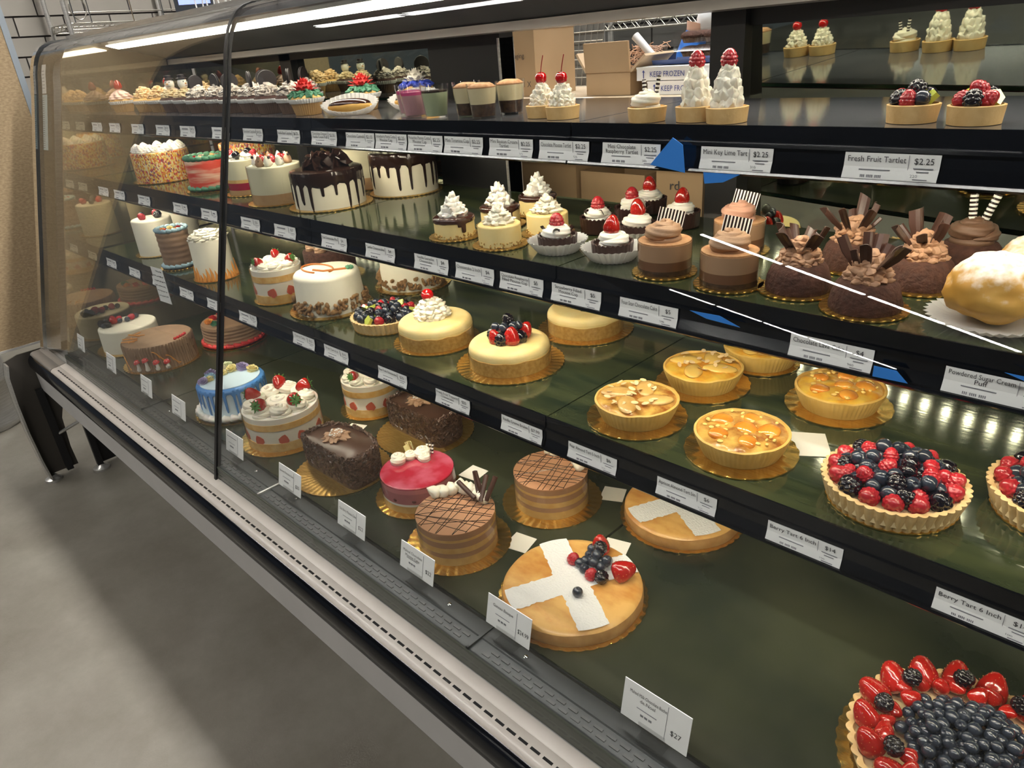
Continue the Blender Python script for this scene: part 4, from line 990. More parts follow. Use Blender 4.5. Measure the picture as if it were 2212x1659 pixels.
for k in range(26):
    a = 2 * PI * k / 26 + r_.uniform(-.1, .1); rr = r_.uniform(.076, .094); berry('straw', t, (rr * math.cos(a), rr * math.sin(a), .045 + r_.uniform(0, .006)), r_.uniform(.009, .012), (r_.uniform(-1.4, 1.4), r_.uniform(-1.4, 1.4), r_.uniform(0, 6)))
for k in range(9):
    a = 2 * PI * k / 9 + .5; berry('black', t, (.092 * math.cos(a), .092 * math.sin(a), .062), .010, (1.3, 0, a))

# ================================================================== lowest shelf
def berry_tart(x, y, label, r0=.069, r1=.078, seed=1, mix=('blue', 'blue', 'blue', 'rasp', 'black'), h=.030, fruit=1.0, n1=50, bd=None, rz=0.0):
    t = thing('berry_tart', label, 'tart', (x, y, Z3), rz); board(t, bd or r0 * 1.04, 36); fluted_shell(t, r0, r1, h, 44, crustpale, .045, .006, fillm=mat('custard', (.80, .62, .34), .4)); r_ = random.Random(seed)
    n = 15
    for k in range(n):
        a = 2 * PI * k / n; kd = ('rasp', 'rasp', 'black', 'rasp')[k % 4] if 'kiwi' not in mix else mix[k % len(mix)]; rr = r1 - .017; berry(kd, t, (rr * math.cos(a), rr * math.sin(a), h + .003), .0112 * fruit, (.9, 0, a + 1.57) if kd == 'rasp' else None)
    for p in scatter(r1 - .024, n1, .0142 * fruit, r_): berry(r_.choice(mix), t, (p[0], p[1], h + .005 + r_.uniform(-.001, .003)), r_.uniform(.0085, .0100) * fruit)
    for p in scatter(r1 - .034, n1 // 2, .016 * fruit, r_): berry(r_.choice(('blue', 'blue', 'blue', 'rasp', 'black') if 'kiwi' not in mix else mix), t, (p[0], p[1], h + .015 + r_.uniform(0, .003)), r_.uniform(.0085, .0100) * fruit)
    return t
berry_tart(-.202, .796, 'fluted berry tart piled with blueberries and raspberries, whole in view')
berry_tart(-.047, .880, 'fluted berry tart cut by the right edge of the picture', seed=7)
berry_tart(-1.222, .812, 'fluted mixed fruit tart with kiwi left of the cherry cheesecake', .066, .073, 5, ('blue', 'kiwi', 'rasp', 'black', 'blue', 'straw2')[:5], .026, .92, 52, rz=.4)

def tart5(x, y, label, kind, rb=.0745, seed=1, pale=False, rz=0.0):
    t = thing('almond_tart', label, 'tart', (x, y, Z3), rz); board(t, rb, 22, gold if not pale else gold); r_ = random.Random(seed)
    r0, r1, h = .052, .0625, .032; n = 60
    cm = mat('yellow_crust', (.72, .44, .09), .55, col2=(.80, .52, .14), scale=40, bump=.2) if kind == 'light' else (mat('golden_crust', (.66, .40, .09), .55, col2=(.76, .49, .14), scale=40, bump=.2))
    p = [(r0 * .3, .003), (r0, .003), ((r0 + r1) / 2, h * .5), (r1 - .0005, h - .003), (r1, h), (r1 - .003, h + .001), (r1 - .005, h - .003)]
    rf = lambda tt, r, z, i: (r * (1 + (.013 * math.sin(n * tt) if i in (2, 3) else 0)), z + (.0018 * nz(math.cos(tt) * 3, math.sin(tt) * 3, seed) if i >= 4 else 0))
    MB().lathe(p, n * 4, rf).build('pastry_shell', cm, t)
    fm = almondyellow if kind in ('light', 'apricot_y') else almondfill
    prof = [(r1 - .0035, h - .006), (r1 - .004, h - .002)] + [(q * (r1 - .005), h + .004 * (1 - q * q)) for q in (.93, .84, .74, .63, .52, .4, .28, .16, .05)]
    MB().lathe(prof, 72, lambda tt, r, z, i: (r, z + (.0032 * nz(r * math.cos(tt) * 75, r * math.sin(tt) * 75, seed * 3.1) + .0018 * nz(r * math.cos(tt) * 170, r * math.sin(tt) * 170, seed) if i > 1 else 0))).build('baked_filling', fm, t)
    if kind.startswith('apricot'):
        for k in range(6):
            a = 2 * PI * k / 5 + .4; rr = .034 if k < 5 else 0.004; s = r_.uniform(.0125, .016)
            MB().ball((0, 0, 0), (s, s * .92, s * .5), 18, 10, lambda d: 1 + .05 * nz(d[0] * 2, d[1] * 2, k)).build('apricot_half', apricot, t, (rr * math.cos(a), rr * math.sin(a), h + .0015), (r_.uniform(-.2, .2), r_.uniform(-.2, .2), a))
        mb = MB()
        for k in range(46): a, rr = r_.uniform(0, 6.28), .05 * math.sqrt(r_.random()); mb.ball((rr * math.cos(a), rr * math.sin(a), h + .0035), (r_.uniform(.0018, .0042), r_.uniform(.0018, .0042), r_.uniform(.0012, .0022)), 7, 5)
        stuff(mb.build('crumb', mat('streusel', (.80, .56, .16), .6), t))
    else:
        for k in range(4):
            a = 2 * PI * k / 4 + .3 + seed; P = []
            MB().ball((0, 0, 0), (.027, .0145, .0055), 20, 12, lambda d: 1 + .25 * d[0] * (1 if d[0] > 0 else .3) * 0 + .06 * nz(d[0] * 2, d[1] * 2, k)).build('pear_slice', pear if kind != 'light' else mat('pear_yellow', (.78, .50, .12), .2, coat=.5), t, (.030 * math.cos(a), .030 * math.sin(a), h + .0025), (0, r_.uniform(-.1, .1), a + .5))
        for k in range(26):
            a, rr = r_.uniform(0, 6.28), .047 * math.sqrt(r_.random())
            put('almond_slice', once('almslice', lambda: MB().lathe([(.9, -.12), (1, 0), (.9, .12)], 12).mesh('almond_slice')), almond, t, (rr * math.cos(a), rr * math.sin(a), h + .0065 + r_.uniform(0, .002)), (r_.uniform(-.4, .4), r_.uniform(-.4, .4), r_.uniform(0, 6)), (.0058, .0036, .003))
    return t
tart5(-.392, .790, 'glazed apricot almond tart on scalloped gold board, front one beside the berry tart', 'apricot', seed=2)
tart5(-.343, .990, 'bright yellow apricot tart on scalloped gold board behind the berry tart', 'apricot_y', seed=5)
tart5(-.560, .787, 'pear almond tart on scalloped gold board, frontmost of the three pear tarts', 'pear', seed=3)
tart5(-.540, .940, 'yellow pear tart with sliced almonds, middle of the three pear tarts', 'light', seed=6)
tart5(-.545, 1.056, 'yellow pear tart at the back of the shelf under the rail', 'light', seed=9, rb=.070) if False else tart5(-.505, 1.070, 'yellow pear tart at the back of the shelf, half under the rail', 'light', seed=9, rb=.062)
tag_paper(-.335, .855, Z3 + .0004, .6, 'white paper slip behind the front apricot tart', .034)

def cheesecake(x, y, label, rb, r, h, kind, seed=1):
    t = thing('cheesecake', label, 'cake', (x, y, Z3)); board(t, rb, 44)
    wv = lambda tt, rr, z, i: (rr, z + (.0035 * nz(math.cos(tt) * 2.5, math.sin(tt) * 2.5, seed) if i >= 1 else 0))
    MB().lathe([(r, .003), (r, h * .60), (r * .9, h * .60)], 72, wv).build('crumb_crust', graham, t)
    k = 6; z1 = h; rr = .012
    p = [(r * .985, h * .5)] + [(r * .985 - rr + rr * math.cos(PI / 2 * i / k), z1 - rr + rr * math.sin(PI / 2 * i / k)) for i in range(k + 1)] + [(r * .5, z1 - .001), (r * .1, z1 - .001)]
    MB().lathe(p, 72, wob(.0012, 20)).build('cheese_filling', cheese, t); acetate_ring(t, r + .0015, .003, h * .72)
    if kind == 'cherry':
        put('cream', me_frill(), cream, t, (-.012, .004, h - .003), (0, 0, .3), (.040, .040, .028))
        c = put('cherry', once('cherry', lambda: MB().lathe([(.02, -.95), (.5, -.85), (.9, -.45), (1, 0), (.93, .45), (.65, .78), (.3, .82), (.05, .7)], 20).mesh('cherry')), cherrym, t, (-.016, .002, h + .042), (.5, .3, 0), .0125)
    elif kind == 'berry':
        put('cream', me_ruffle(), creamwhite, t, (-.006, .004, h - .002), (0, 0, 0), (.024, .024, .026))
        for (kd, a, rr, z, s, ro) in (('straw', -.55, .026, .012, .0155, (.0, .0, 0)), ('black', -1.25, .028, .009, .0115, (.2, .3, 0)), ('straw', -1.75, .028, .010, .0125, (.2, -.2, 0)), ('black', .05, .028, .009, .0115, (.5, .8, 0)), ('straw', .75, .030, .014, .0135, (-.3, .3, 0)), ('black', -2.5, .028, .010, .010, (.2, .3, 0)), ('blue', -1.2, .018, .028, .0085, None), ('blue', -.2, .018, .029, .0085, None), ('blue', -2.2, .022, .026, .0085, None), ('blue', .5, .02, .027, .008, None), ('black', 1.4, .026, .012, .010, None), ('black', 0, .002, .038, .0095, (.3, 0, 0))):
            berry(kd, t, (-.004 + rr * math.cos(a), .004 + rr * math.sin(a), h + z - .002), s, ro)
    else:
        for (kd, a, rr) in (('black', -1, .02), ('straw', .4, .02), ('blue', 2, .02)): berry(kd, t, (rr * math.cos(a), rr * math.sin(a), h + .009), .010)
    return t
cheesecake(-.861, .822, 'cheesecake topped with cream, strawberries and dark berries', .0975, .0735, .046, 'berry')
cheesecake(-1.062, .818, 'cheesecake topped with ruffled cream and one red cherry', .086, .0740, .048, 'cherry', 4)
cheesecake(-.854, 1.028, 'cheesecake at the back of the lowest shelf, top hidden by rail', .094, .0745, .046, 'back', 7)
tag_paper(-.975, .915, Z3 + .0004, .2, 'white paper slip behind the berry cheesecake')

def walnut_cake(x, y, label, rb, r, h, seed, ring):
    t = thing('carrot_cake', label, 'cake', (x, y, Z3)); board(t, rb, 44); r_ = random.Random(seed)
    disc(t, 'frosting', r * 1.02, r * .97, .003, h, whiteicing, rnd_=.010, rf=wob(.0025, 14))
    def mk(): return MB().ball((0, 0, 0), (1, .8, .6), 12, 8, lambda d: 1 + .35 * nz(d[0] * 2.3, d[1] * 2.3, d[2] * 2.3)).mesh('walnut_piece')
    for k in range(190):
        a = r_.uniform(0, 2 * PI); z = .0115 + .026 * r_.random() ** 1.4; put('walnut_piece', once('walnut', mk), walnut, t, ((r * 1.03 + r_.uniform(-.001, .006)) * math.cos(a), (r * 1.03 + r_.uniform(-.001, .006)) * math.sin(a), z), (r_.uniform(0, 6), r_.uniform(0, 6), r_.uniform(0, 6)), r_.uniform(.0045, .0075))
    if ring:
        mb = MB(); P = [(-.022 + .050 * math.cos(a), -.008 + .028 * math.sin(a), h + .0015) for a in [i * .25 for i in range(22)]]; mb.tube(P, .0022, 8); mb.tube([(-.02, -.02, h + .001), (.01, -.012, h + .001), (.04, .03, h + .001)], .003, 8); mb.build('orange_icing_line', mat('carrot_icing', (.42, .13, .02), .4), t)
        l = MB()
        for k in range(6): l.ball((.045 + .006 * math.cos(k), .035 + .006 * math.sin(k), h + .004), (.005, .003, .004), 8, 6)
        l.build('carrot_leaf_icing', greenicing, t)
    return t
walnut_cake(-1.432, .812, 'white carrot cake with piped orange carrot and walnut base, front one', .096, .077, .090, 3, True)
walnut_cake(-1.405, 1.030, 'white carrot cake with walnut base at the back under the rail', .094, .076, .090, 6, False)
tag_paper(-1.32, .905, Z3 + .0004, .3, 'white paper slip behind the front carrot cake', .022)
shortcake(-1.610, .782, Z3, 'small strawberry shortcake on the lowest shelf beside the carrot cake', .066, .060, .082, 3, seed=8)

t = thing('chocolate_mousse_cake', 'dark chocolate cake with striped plaques at the back of the lowest shelf', 'cake', (-1.66, .96, Z3)); board(t, .085, 36)
disc(t, 'chocolate_body', .066, .066, .003, .075, choccake, rnd_=.004)
for k in range(6): a = k * 1.05; put('cream_swirl', me_coil(), choccream, t, (.042 * math.cos(a), .042 * math.sin(a), .075), (0, 0, a), .020)
def plaque(par, loc, w_, h_, rz, tilt, n=8):
    o = MB().b2((-w_ / 2, -.0009, 0), (w_ / 2, .0009, h_)).build('striped_plaque', creamwhite, par, loc, (tilt, R(12), rz), smooth=False); mb = MB()
    for i in range(n): x = -w_ / 2 + w_ * (i + .5) / n; mb.b2((x - w_ / n * .27, -.0012, 0), (x + w_ / n * .27, .0012, h_))
    mb.build('dark_stripe', choc, o, smooth=False); return o
plaque(t, (0, -.03, .08), .05, .035, .5, -.2); plaque(t, (-.03, .0, .08), .045, .03, 1.2, -.3)

t = thing('flame_cake', 'white cake with orange flame-like base and shaggy cream top', 'cake', (-1.955, .775, Z3)); board(t, .062, 32); r = .052; h = .112
disc(t, 'frosting', r, r * .97, .003, h, whiteicing, rnd_=.005, rf=wob(.001, 18))
fl = MB(); r_ = random.Random(9)
for k in range(30):
    a = 2 * PI * k / 30; L = r_.uniform(.018, .048); o = Vector((math.cos(a), math.sin(a), 0)); tn = Vector((-o.y, o.x, 0)); b = o * (r + .0005)
    fl.tube([b + Vector((0, 0, .003)), b + tn * .002 + Vector((0, 0, L * .5)), b - tn * .001 + Vector((0, 0, L))], [.0058, .004, .0006], 6)
fl.build('orange_flame_icing', orangeicing, t)
put('shaggy_cream', me_frill(), whiteicing, t, (0, 0, h - .004), (0, 0, 0), (.056, .056, .018))
t = thing('brown_ridged_cake', 'brown ridged cake with pale blue piped edges on the lowest shelf', 'cake', (-2.175, .765, Z3)); board(t, .056, 32); r = .044; h = .108
MB().lathe([(r * (1 + .02 * math.sin(i * 1.6)), .003 + (h - .004) * i / 26) for i in range(27)] + [(r * .95, h), (r * .3, h)], 64, wob(.0015, 20)).build('frosting', brownicing, t)
border(t, r + .003, .003, aquaicing, 18, .010); border(t, r - .002, h - .002, aquaicing, 18, .010)
for (a, m) in ((0.3, orangeicing), (1.6, redicing), (2.9, yellowicing), (4.2, orangeicing), (5.2, redicing)): rose(t, (.022 * math.cos(a), .022 * math.sin(a), h), .011, m, seed=2)
white_cake(-2.42, .800, Z3, 'tall plain white cake with berries on the lowest shelf', .072, .060, .112, [('rasp', 5, .5, .011), ('black', .5, .5, .011), ('rasp', 2, .4, .011), ('blue', 3.5, .6, .009)])
white_cake(-2.55, .93, Z3, 'tall plain white cake at the back corner of the lowest shelf', .072, .058, .118, [])

# ================================================================== middle shelf
t = thing('sprinkle_cake', 'cake coated in coloured sprinkles with white cream peaks, front one', 'cake', (-2.330, .848, Z2)); board(t, .092, 40); r = .080; h = .086
disc(t, 'sprinkle_coat', r, r, .003, h, sprinkm, rnd_=.004, rf=wob(.001, 30)); disc(t, 'white_top', r * .93, r * .93, h, h + .002, creamwhite)
for k in range(9): a = 2 * PI * k / 9; put('cream_peak', me_swirl(), creamwhite, t, (r * .74 * math.cos(a), r * .74 * math.sin(a), h + .001), (0, 0, a), (.017, .017, .022))
t = thing('sprinkle_cake', 'cake coated in coloured sprinkles at the back, partly hidden', 'cake', (-2.06, .995, Z2)); board(t, .088, 40)
disc(t, 'sprinkle_coat', .076, .076, .003, .100, sprinkm, rnd_=.004, rf=wob(.001, 30))
t = thing('red_green_cake', 'red streaked cake with green piped edges at the glass joint', 'cake', (-1.970, .832, Z2)); board(t, .068, 36); r = .056; h = .080
disc(t, 'frosting', r, r, .003, h, mat('red_streaked_icing', (.62, .06, .03), .5, col2=(.76, .50, .36), scale=9, stretch=(1, 1, 7), ramp=(.45, .62)), rnd_=.004)
border(t, r + .003, .003, greenicing, 20, .010); border(t, r - .003, h - .002, greenicing, 20, .011)
for k in range(6): a = k * 1.05; rose(t, (.028 * math.cos(a), .028 * math.sin(a), h), .012, (whiteicing, redicing, yellowicing)[k % 3], seed=3)
t = thing('layered_mousse_cake', 'tall pale mousse cake with red band at its base by the glass joint', 'cake', (-1.795, .850, Z2)); board(t, .060, 32); r = .050
disc(t, 'sponge_layer', r, r, .003, .015, tanlayer); disc(t, 'berry_layer', r, r, .015, .032, mat('berry_jelly', (.42, .02, .06), .2)); disc(t, 'sponge_layer', r, r, .032, .040, sponge); disc(t, 'mousse', r, r, .040, .086, greenwhite, rnd_=.003); acetate_ring(t, r + .001, .003, .088)
for k in range(5): a = k * 1.26; put('cream_peak', me_coil(), creamwhite, t, (.028 * math.cos(a), .028 * math.sin(a), .086), (0, 0, a), .014)
for k in range(4): a = k * 1.57 + .6; berry(('rasp', 'black')[k % 2], t, (.03 * math.cos(a), .03 * math.sin(a), .097), .009)
def tan_cake(x, y, label, r, h, top, rb):
    t = thing('mousse_cake', label, 'cake', (x, y, Z2)); board(t, rb, 36); disc(t, 'sponge_layer', r, r, .003, h * .30, tanlayer); disc(t, 'mousse', r, r, h * .30, h, greenwhite, rnd_=.003); acetate_ring(t, r + .001, .003, h + .001)
    if top:
        r_ = random.Random(2)
        for k in range(9): a = k * .7; put('cream_peak', me_shell(), (creamwhite, choccream, cream)[k % 3], t, (.036 * math.cos(a), .036 * math.sin(a), h), (r_.uniform(-.3, .3), r_.uniform(-.3, .3), 0), (.022, .022, .026))
        for k in range(8): a = k * .8 + .3; berry(('straw', 'rasp')[k % 2], t, (.026 * math.cos(a), .026 * math.sin(a), h + .014), .007)
        for k in range(10): a = k * .63; MB().ball((.042 * math.cos(a), .042 * math.sin(a), h + .012 + .008 * (k % 2)), .0035, 8, 6).build('chocolate_pearl', choc, t)
tan_cake(-1.598, .824, 'pale mousse cake on tan base with cream peaks beside the drip cake', .060, .085, True, .072)
tan_cake(-1.545, 1.040, 'pale yellow mousse cake on tan base between the drip cakes', .060, .095, False, .070)

def drip_cake(x, y, label, rb, r, h, seed, curls):
    t = thing('drip_cake', label, 'cake', (x, y, Z2)); board(t, rb, 46); r_ = random.Random(seed)
    disc(t, 'frosting', r, r, .003, h, mat('ivory_icing', (.78, .72, .56), .5, bump=.1, bscale=40), rnd_=.003, rf=wob(.0006, 25))
    D = []
    a = 0
    while a < 2 * PI - .12: D.append((a, r_.choice((.045, .062, .074, .074, .074)), r_.uniform(.035, .05))); a += r_.uniform(.24, .42)
    drip(t, 'chocolate_drip', r, h - .001, mat('drip_chocolate', (.020, .009, .006), .16), .022, D, seed)
    if curls:
        for k in range(60):
            a, rr = r_.uniform(0, 6.28), .046 * math.sqrt(r_.random()); d = Vector((r_.uniform(-1, 1), r_.uniform(-1, 1), r_.uniform(.1, .8))).normalized() * r_.uniform(.02, .04)
            b = Vector((rr * math.cos(a), rr * math.sin(a), h + .004)); put('chocolate_curl', once('curl', lambda: MB().slab([(-.5, -.12), (-.2, -.16), (.2, -.14), (.5, -.08), (.5, .1), (.1, .16), (-.3, .13)], -.02, .02).mesh('chocolate_curl', False)), choc, t, tuple(b + Vector((0, 0, r_.uniform(.0, .022)))), (r_.uniform(-1.3, 1.3), r_.uniform(-1.3, 1.3), r_.uniform(0, 6)), (.034, .05, .04))
    return t
drip_cake(-1.434, .860, 'white cake with dark chocolate drips and a mound of chocolate curls', .092, .0775, .080, 5, True)
drip_cake(-1.388, 1.036, 'white cake with long dark chocolate drips at the back', .085, .0755, .092, 12, False)

def mini(x, y, label, gan, seed=1, rz=0.0):
    t = thing('mini_cheesecake', label, 'cheesecake', (x, y, Z2), rz, 'mini cheesecakes on the middle shelf'); board(t, .0455, 30, mat('brown_gold_board', (.50, .30, .07), .3, .85)); r = .0352; h = .036; r_ = random.Random(seed)
    disc(t, 'cheese_body', r * .99, r, .003, h, cheese, rnd_=.003, rf=wob(.0006, 30))
    mb = MB()
    for k in range(110): a = r_.uniform(0, 6.28); mb.ball((r * math.cos(a), r * math.sin(a), .004 + .007 * r_.random() ** 2), r_.uniform(.0009, .0017), 5, 4)
    stuff(mb.build('crumb', graham, t))
    if gan: drip(t, 'ganache', r, h, ganache, .006, [(-.25 - rz, .022, .11), (-.42 - rz, .012, .12), (2.0, .012, .1)], seed, th=.0012, rround=.004)
    put('cream', me_ruffle(), creamwhite if gan else cream, t, (0, 0, h), (0, 0, seed), (.028, .028, .026) if gan else (.029, .029, .020))
    return t
mini(-.946, .797, 'mini cheesecake with ganache cap and tall cream, frontmost of three ganache ones', True, 2)
mini(-.833, .795, 'plain mini cheesecake with cream at the shelf front', False, 3)
mini(-.932, .895, 'mini cheesecake with ganache cap, middle of three ganache ones', True, 5)
mini(-.932, .995, 'mini cheesecake with ganache cap farthest back', True, 8)
mini(-.814, .890, 'plain mini cheesecake with cream, second row', False, 6)

def choc_cup(x, y, label, fruit, cupp, seed=1):
    t = thing('chocolate_cup', label, 'dessert', (x, y, Z2), seed, 'chocolate cups on the middle shelf'); r0, r1, h = .0285, .0305, .026
    if cupp: paper_cup(t, .0300, .0455, .020, 30)
    p = [(r0 * .3, .002), (r0, .002), (r1, h), (r1 - .003, h), (r1 - .004, h - .005), (.004, h - .005)]
    MB().lathe(p, 150, lambda tt, r, z, i: (r * (1 + (.03 * (abs(math.cos(13 * tt)) - .5) if 1 <= i <= 2 else 0)), z + (.0012 * math.cos(26 * tt) if i in (2, 3) else 0))).build('chocolate_shell', mat('dark_shell', (.035, .014, .011), .35), t)
    put('cream', me_coil(), creamwhite, t, (0, 0, h - .006), (0, 0, seed), (.0275, .0275, .026))
    if fruit == 'straw': berry('straw', t, (0, 0, h + .022), .0125, (.1, .1, 0))
    else:
        berry('rasp', t, (0, 0, h + .020), .0115, UP)
        for k in range(4): shard(t, (.016 * math.cos(k * 1.6 + seed), .016 * math.sin(k * 1.6 + seed), h + .006), .010, .011, k * 1.6, -.6, choc, .6)
    return t
choc_cup(-.724, .812, 'chocolate cup with raspberry in white paper, leftmost at the shelf front', 'rasp', True, 1)
choc_cup(-.624, .818, 'chocolate cup with strawberry in white paper at the shelf front', 'straw', True, 2)
choc_cup(-.742, .935, 'chocolate cup with raspberry behind the front paper cups', 'rasp', False, 3)
choc_cup(-.655, .925, 'chocolate cup with strawberry in second row beside striped mousse', 'straw', True, 4)
choc_cup(-.735, 1.020, 'chocolate cup with raspberry in the third row', 'rasp', False, 5)
choc_cup(-.748, 1.092, 'chocolate cup with strawberry farthest back', 'straw', False, 6)
choc_cup(-.640, 1.025, 'chocolate cup with strawberry at the back right of the group', 'straw', False, 7)

def mousse_glass(x, y, label, seed, rz):
    t = thing('mousse_dessert', label, 'dessert', (x, y, Z2), 0, 'striped-plaque mousse desserts'); board(t, .043, 26); r = .0352
    disc(t, 'crumb_layer', r, r, .003, .010, darkcrumb); disc(t, 'dark_mousse', r, r, .010, .022, mat('dark_mousse', (.17, .075, .035), .5)); disc(t, 'light_mousse', r, r, .022, .043, mat('light_mousse', (.42, .26, .16), .5)); disc(t, 'cocoa_top', r * .98, r * .98, .043, .045, cocoa)
    acetate_ring(t, r + .0008, .003, .046)
    put('cream', me_coil(), choccream if seed != 3 else mat('pink_chocolate_cream', (.50, .27, .19), .5), t, (0, 0, .044), (0, 0, rz), (.030, .030, .030))
    plaque(t, (.002, .004, .058), .034, .026, rz * .1 + .35, -.25)
    return t
mousse_glass(-.525, .802, 'two-tone chocolate mousse with striped plaque, left of the front pair', 1, 1.0)
mousse_glass(-.428, .798, 'two-tone chocolate mousse with striped plaque, right of the front pair', 2, 2.2)
mousse_glass(-.492, .940, 'two-tone chocolate mousse with striped plaque behind the front pair', 3, .3)

def lava(x, y, label, seed, kind='shard'):
    t = thing('lava_cake', label, 'cake', (x, y, Z2), 0, 'chocolate lava cakes'); r_ = random.Random(seed); board(t, .046, 28)
    p = [(.037, .003), (.0378, .008), (.0355, .020), (.0325, .029), (.028, .034), (.018, .036), (.004, .036)]
    MB().lathe(p, 64, wob(.0012, 60)).build('sponge_body', choccake, t)
    if kind == 'shard':
        put('cream', me_frill(), mat('mocha_cream', (.44, .25, .15), .5), t, (0, 0, .033), (0, 0, seed), (.027, .027, .022))
        for k in range(8):
            a = 2 * PI * k / 8 + r_.uniform(-.3, .3); q = r_.uniform(.003, .010); shard(t, (q * math.cos(a), q * math.sin(a), .046), r_.uniform(.024, .046), r_.uniform(.008, .019), a - PI / 2, -r_.uniform(.25, .75), None, r_.uniform(.3, 1), r_.uniform(-.6, .6))
    else:
        put('cream', me_coil(), mat('dark_mocha_cream', (.16, .085, .05), .5), t, (0, 0, .033), (0, 0, seed), (.033, .033, .034))
        stick(t, (-.003, .003, .05), (-.008, .008, .090), .0042, 8); stick(t, (.005, .006, .05), (.016, .012, .090), .0042, 8)
    return t
lava(-.349, .820, 'lava cake with mocha cream and shards, leftmost', 1)
lava(-.333, .940, 'lava cake with mocha cream and shards in second row', 2)
lava(-.262, .795, 'lava cake with very dark fanned shards, frontmost', 3)
lava(-.240, .902, 'lava cake with tall pale shards beside the cream puffs', 4)
lava(-.215, .995, 'dark cake with two striped wafer sticks at the back', 5, 'stick')

def puff(x, y, label, s, seed):
    t = thing('cream_puff', label, 'pastry', (x, y, Z2), 0, 'sugared cream puffs'); paper_cup(t, .040 * s, .058 * s, .010, 34)
    lf = lambda d: 1 + .11 * nz(d[0] * 2.2 + seed, d[1] * 2.2, d[2] * 2.2) + .05 * nz(d[0] * 5, d[1] * 5, d[2] * 5 + seed)
    MB().ball((0, 0, .038 * s), (.046 * s, .046 * s, .033 * s), 48, 32, lf).build('choux', sugarpuff, t)
    return t
puff(-.147, .818, 'cream puff dusted with powdered sugar, front one on white paper', 1.0, 2)
puff(-.128, .925, 'cream puff dusted with powdered sugar behind the front one', .95, 5)

# ================================================================== top shelf
def tartlet(x, y, label, kind, seed=1):
    t = thing('tartlet', label, 'tartlet', (x, y, Z1), 0, 'tartlets on the top shelf'); r0, r1, h = .0232, .0250, .0175
    MB().lathe([(r0 * .3, .0005), (r0, .0005), (r1, h), (r1 - .0025, h + .0006), (r1 - .0035, h - .003), (.004, h - .003)], 60, wob(.0007, 60, seed)).build('pastry_shell', crust, t)
    if kind == 'cherry':
        put('cream', me_frill(), cream, t, (0, 0, h - .002), (0, 0, seed), (.0205, .0205, .0235))
        c = put('cherry', once('cherry', lambda: None), cherrym, t, (0, 0, h + .037), (.2, .15, 0), .0088)
        MB().tube([(0, 0, .6), (.15, .1, 1.8), (.5, .35, 3.6)], .09, 6).build('cherry_stem', mat('cherry_stem', (.30, .02, .02), .4), c)
    elif kind == 'rasp':
        put('cream', me_plume(), cream, t, (0, 0, h - .002), (0, 0, seed), (.0215, .0215, .0325))
        berry('rasp', t, (0, 0, h + .052), .0098, (.1, .1, 0))
    elif kind == 'lime':
        put('cream', me_coil(), cream, t, (0, 0, h - .003), (0, 0, 1), (.0235, .0235, .026))
        stick(t, (-.006, .004, h + .010), (-.009, .006, h + .032), .0026, 5); stick(t, (.008, .008, h + .012), (.011, .010, h + .036), .0026, 5)
    else:
        r_ = random.Random(seed)
        ks = ('black', 'kiwi', 'rasp', 'black', 'rasp', 'blue', 'kiwi', 'black') if seed == 1 else ('blue', 'kiwi', 'rasp', 'black', 'rasp', 'kiwi', 'black', 'rasp')
        for k, kd in enumerate(ks): a = 2 * PI * k / 7 + seed; q = .014 if k < 7 else .002; berry(kd, t, (q * math.cos(a), q * math.sin(a), h + .006 + (.008 if k == 7 else 0)), .0082)
    return t
tartlet(-.258, .845, 'fresh fruit tartlet, left of the pair at right', 'fruit', 1); tartlet(-.199, .836, 'fresh fruit tartlet with tall blackberry, right of the pair', 'fruit', 2)
tartlet(-.503, .832, 'tall cream tartlet crowned by a raspberry, left of the pair', 'rasp', 1); tartlet(-.455, .822, 'tall cream tartlet crowned by a raspberry, right of the pair', 'rasp', 2)
tartlet(-.568, .822, 'low cream tartlet with two striped wafer sticks', 'lime')
tartlet(-.775, .850, 'cream tartlet with stemmed cherry, left of the pair', 'cherry', 1); tartlet(-.725, .838, 'cream tartlet with stemmed cherry, right of the pair', 'cherry', 2)

def cup(x, y, label, kind):
    t = thing('dessert_cup', label, 'dessert cup', (x, y, Z1), 0, 'small clear dessert cups'); r0, r1, h = .0185, .0245, .052
    MB().lathe([(.004, .0008), (r0, .0008), (r1, h), (r1 - .0008, h), (r0 - .0008, .003), (.004, .003)], 40, cap0=True, cap1=True).build('cup', cupglass, t)
    R_ = lambda z: r0 - .0012 + (r1 - r0) * z / h
    L = {'pink': (('cream_layer', .004, .036, pinkpud), ('jelly_layer', .036, .041, pinkjelly)), 'green': (('cream_layer', .004, .040, greenpud), ('chocolate_layer', .040, .043, choc)),
         'tira': (('cake_layer', .004, .022, darkcrumb), ('cream_layer', .022, .045, mat('mascarpone', (.78, .68, .42), .5)), ('cocoa_layer', .045, .047, cocoa))}[kind]
    for nm, a, b, m in L: disc(t, nm, R_(a), R_(b), a, b, m, n=36)
    if kind == 'tira': MB().ball((0, 0, .046), (.020, .020, .007), 20, 10, lambda d: 1 + .2 * nz(d[0] * 3, d[1] * 3, 1)).build('cocoa_crumble', cocoa, t)
cup(-1.118, .868, 'pink strawberry cream cup with pink jelly, left one', 'pink'); cup(-1.064, .836, 'pink strawberry cream cup with pink jelly, right one', 'pink')
cup(-1.001, .832, 'green pistachio cream cup at the shelf front', 'green'); cup(-.985, .890, 'green pistachio cream cup in the second row', 'green')
cup(-.935, .846, 'layered tiramisu cup, leftmost of three', 'tira'); cup(-.882, .829, 'layered tiramisu cup, front middle of three', 'tira'); cup(-.878, .888, 'layered tiramisu cup, rightmost of three', 'tira')

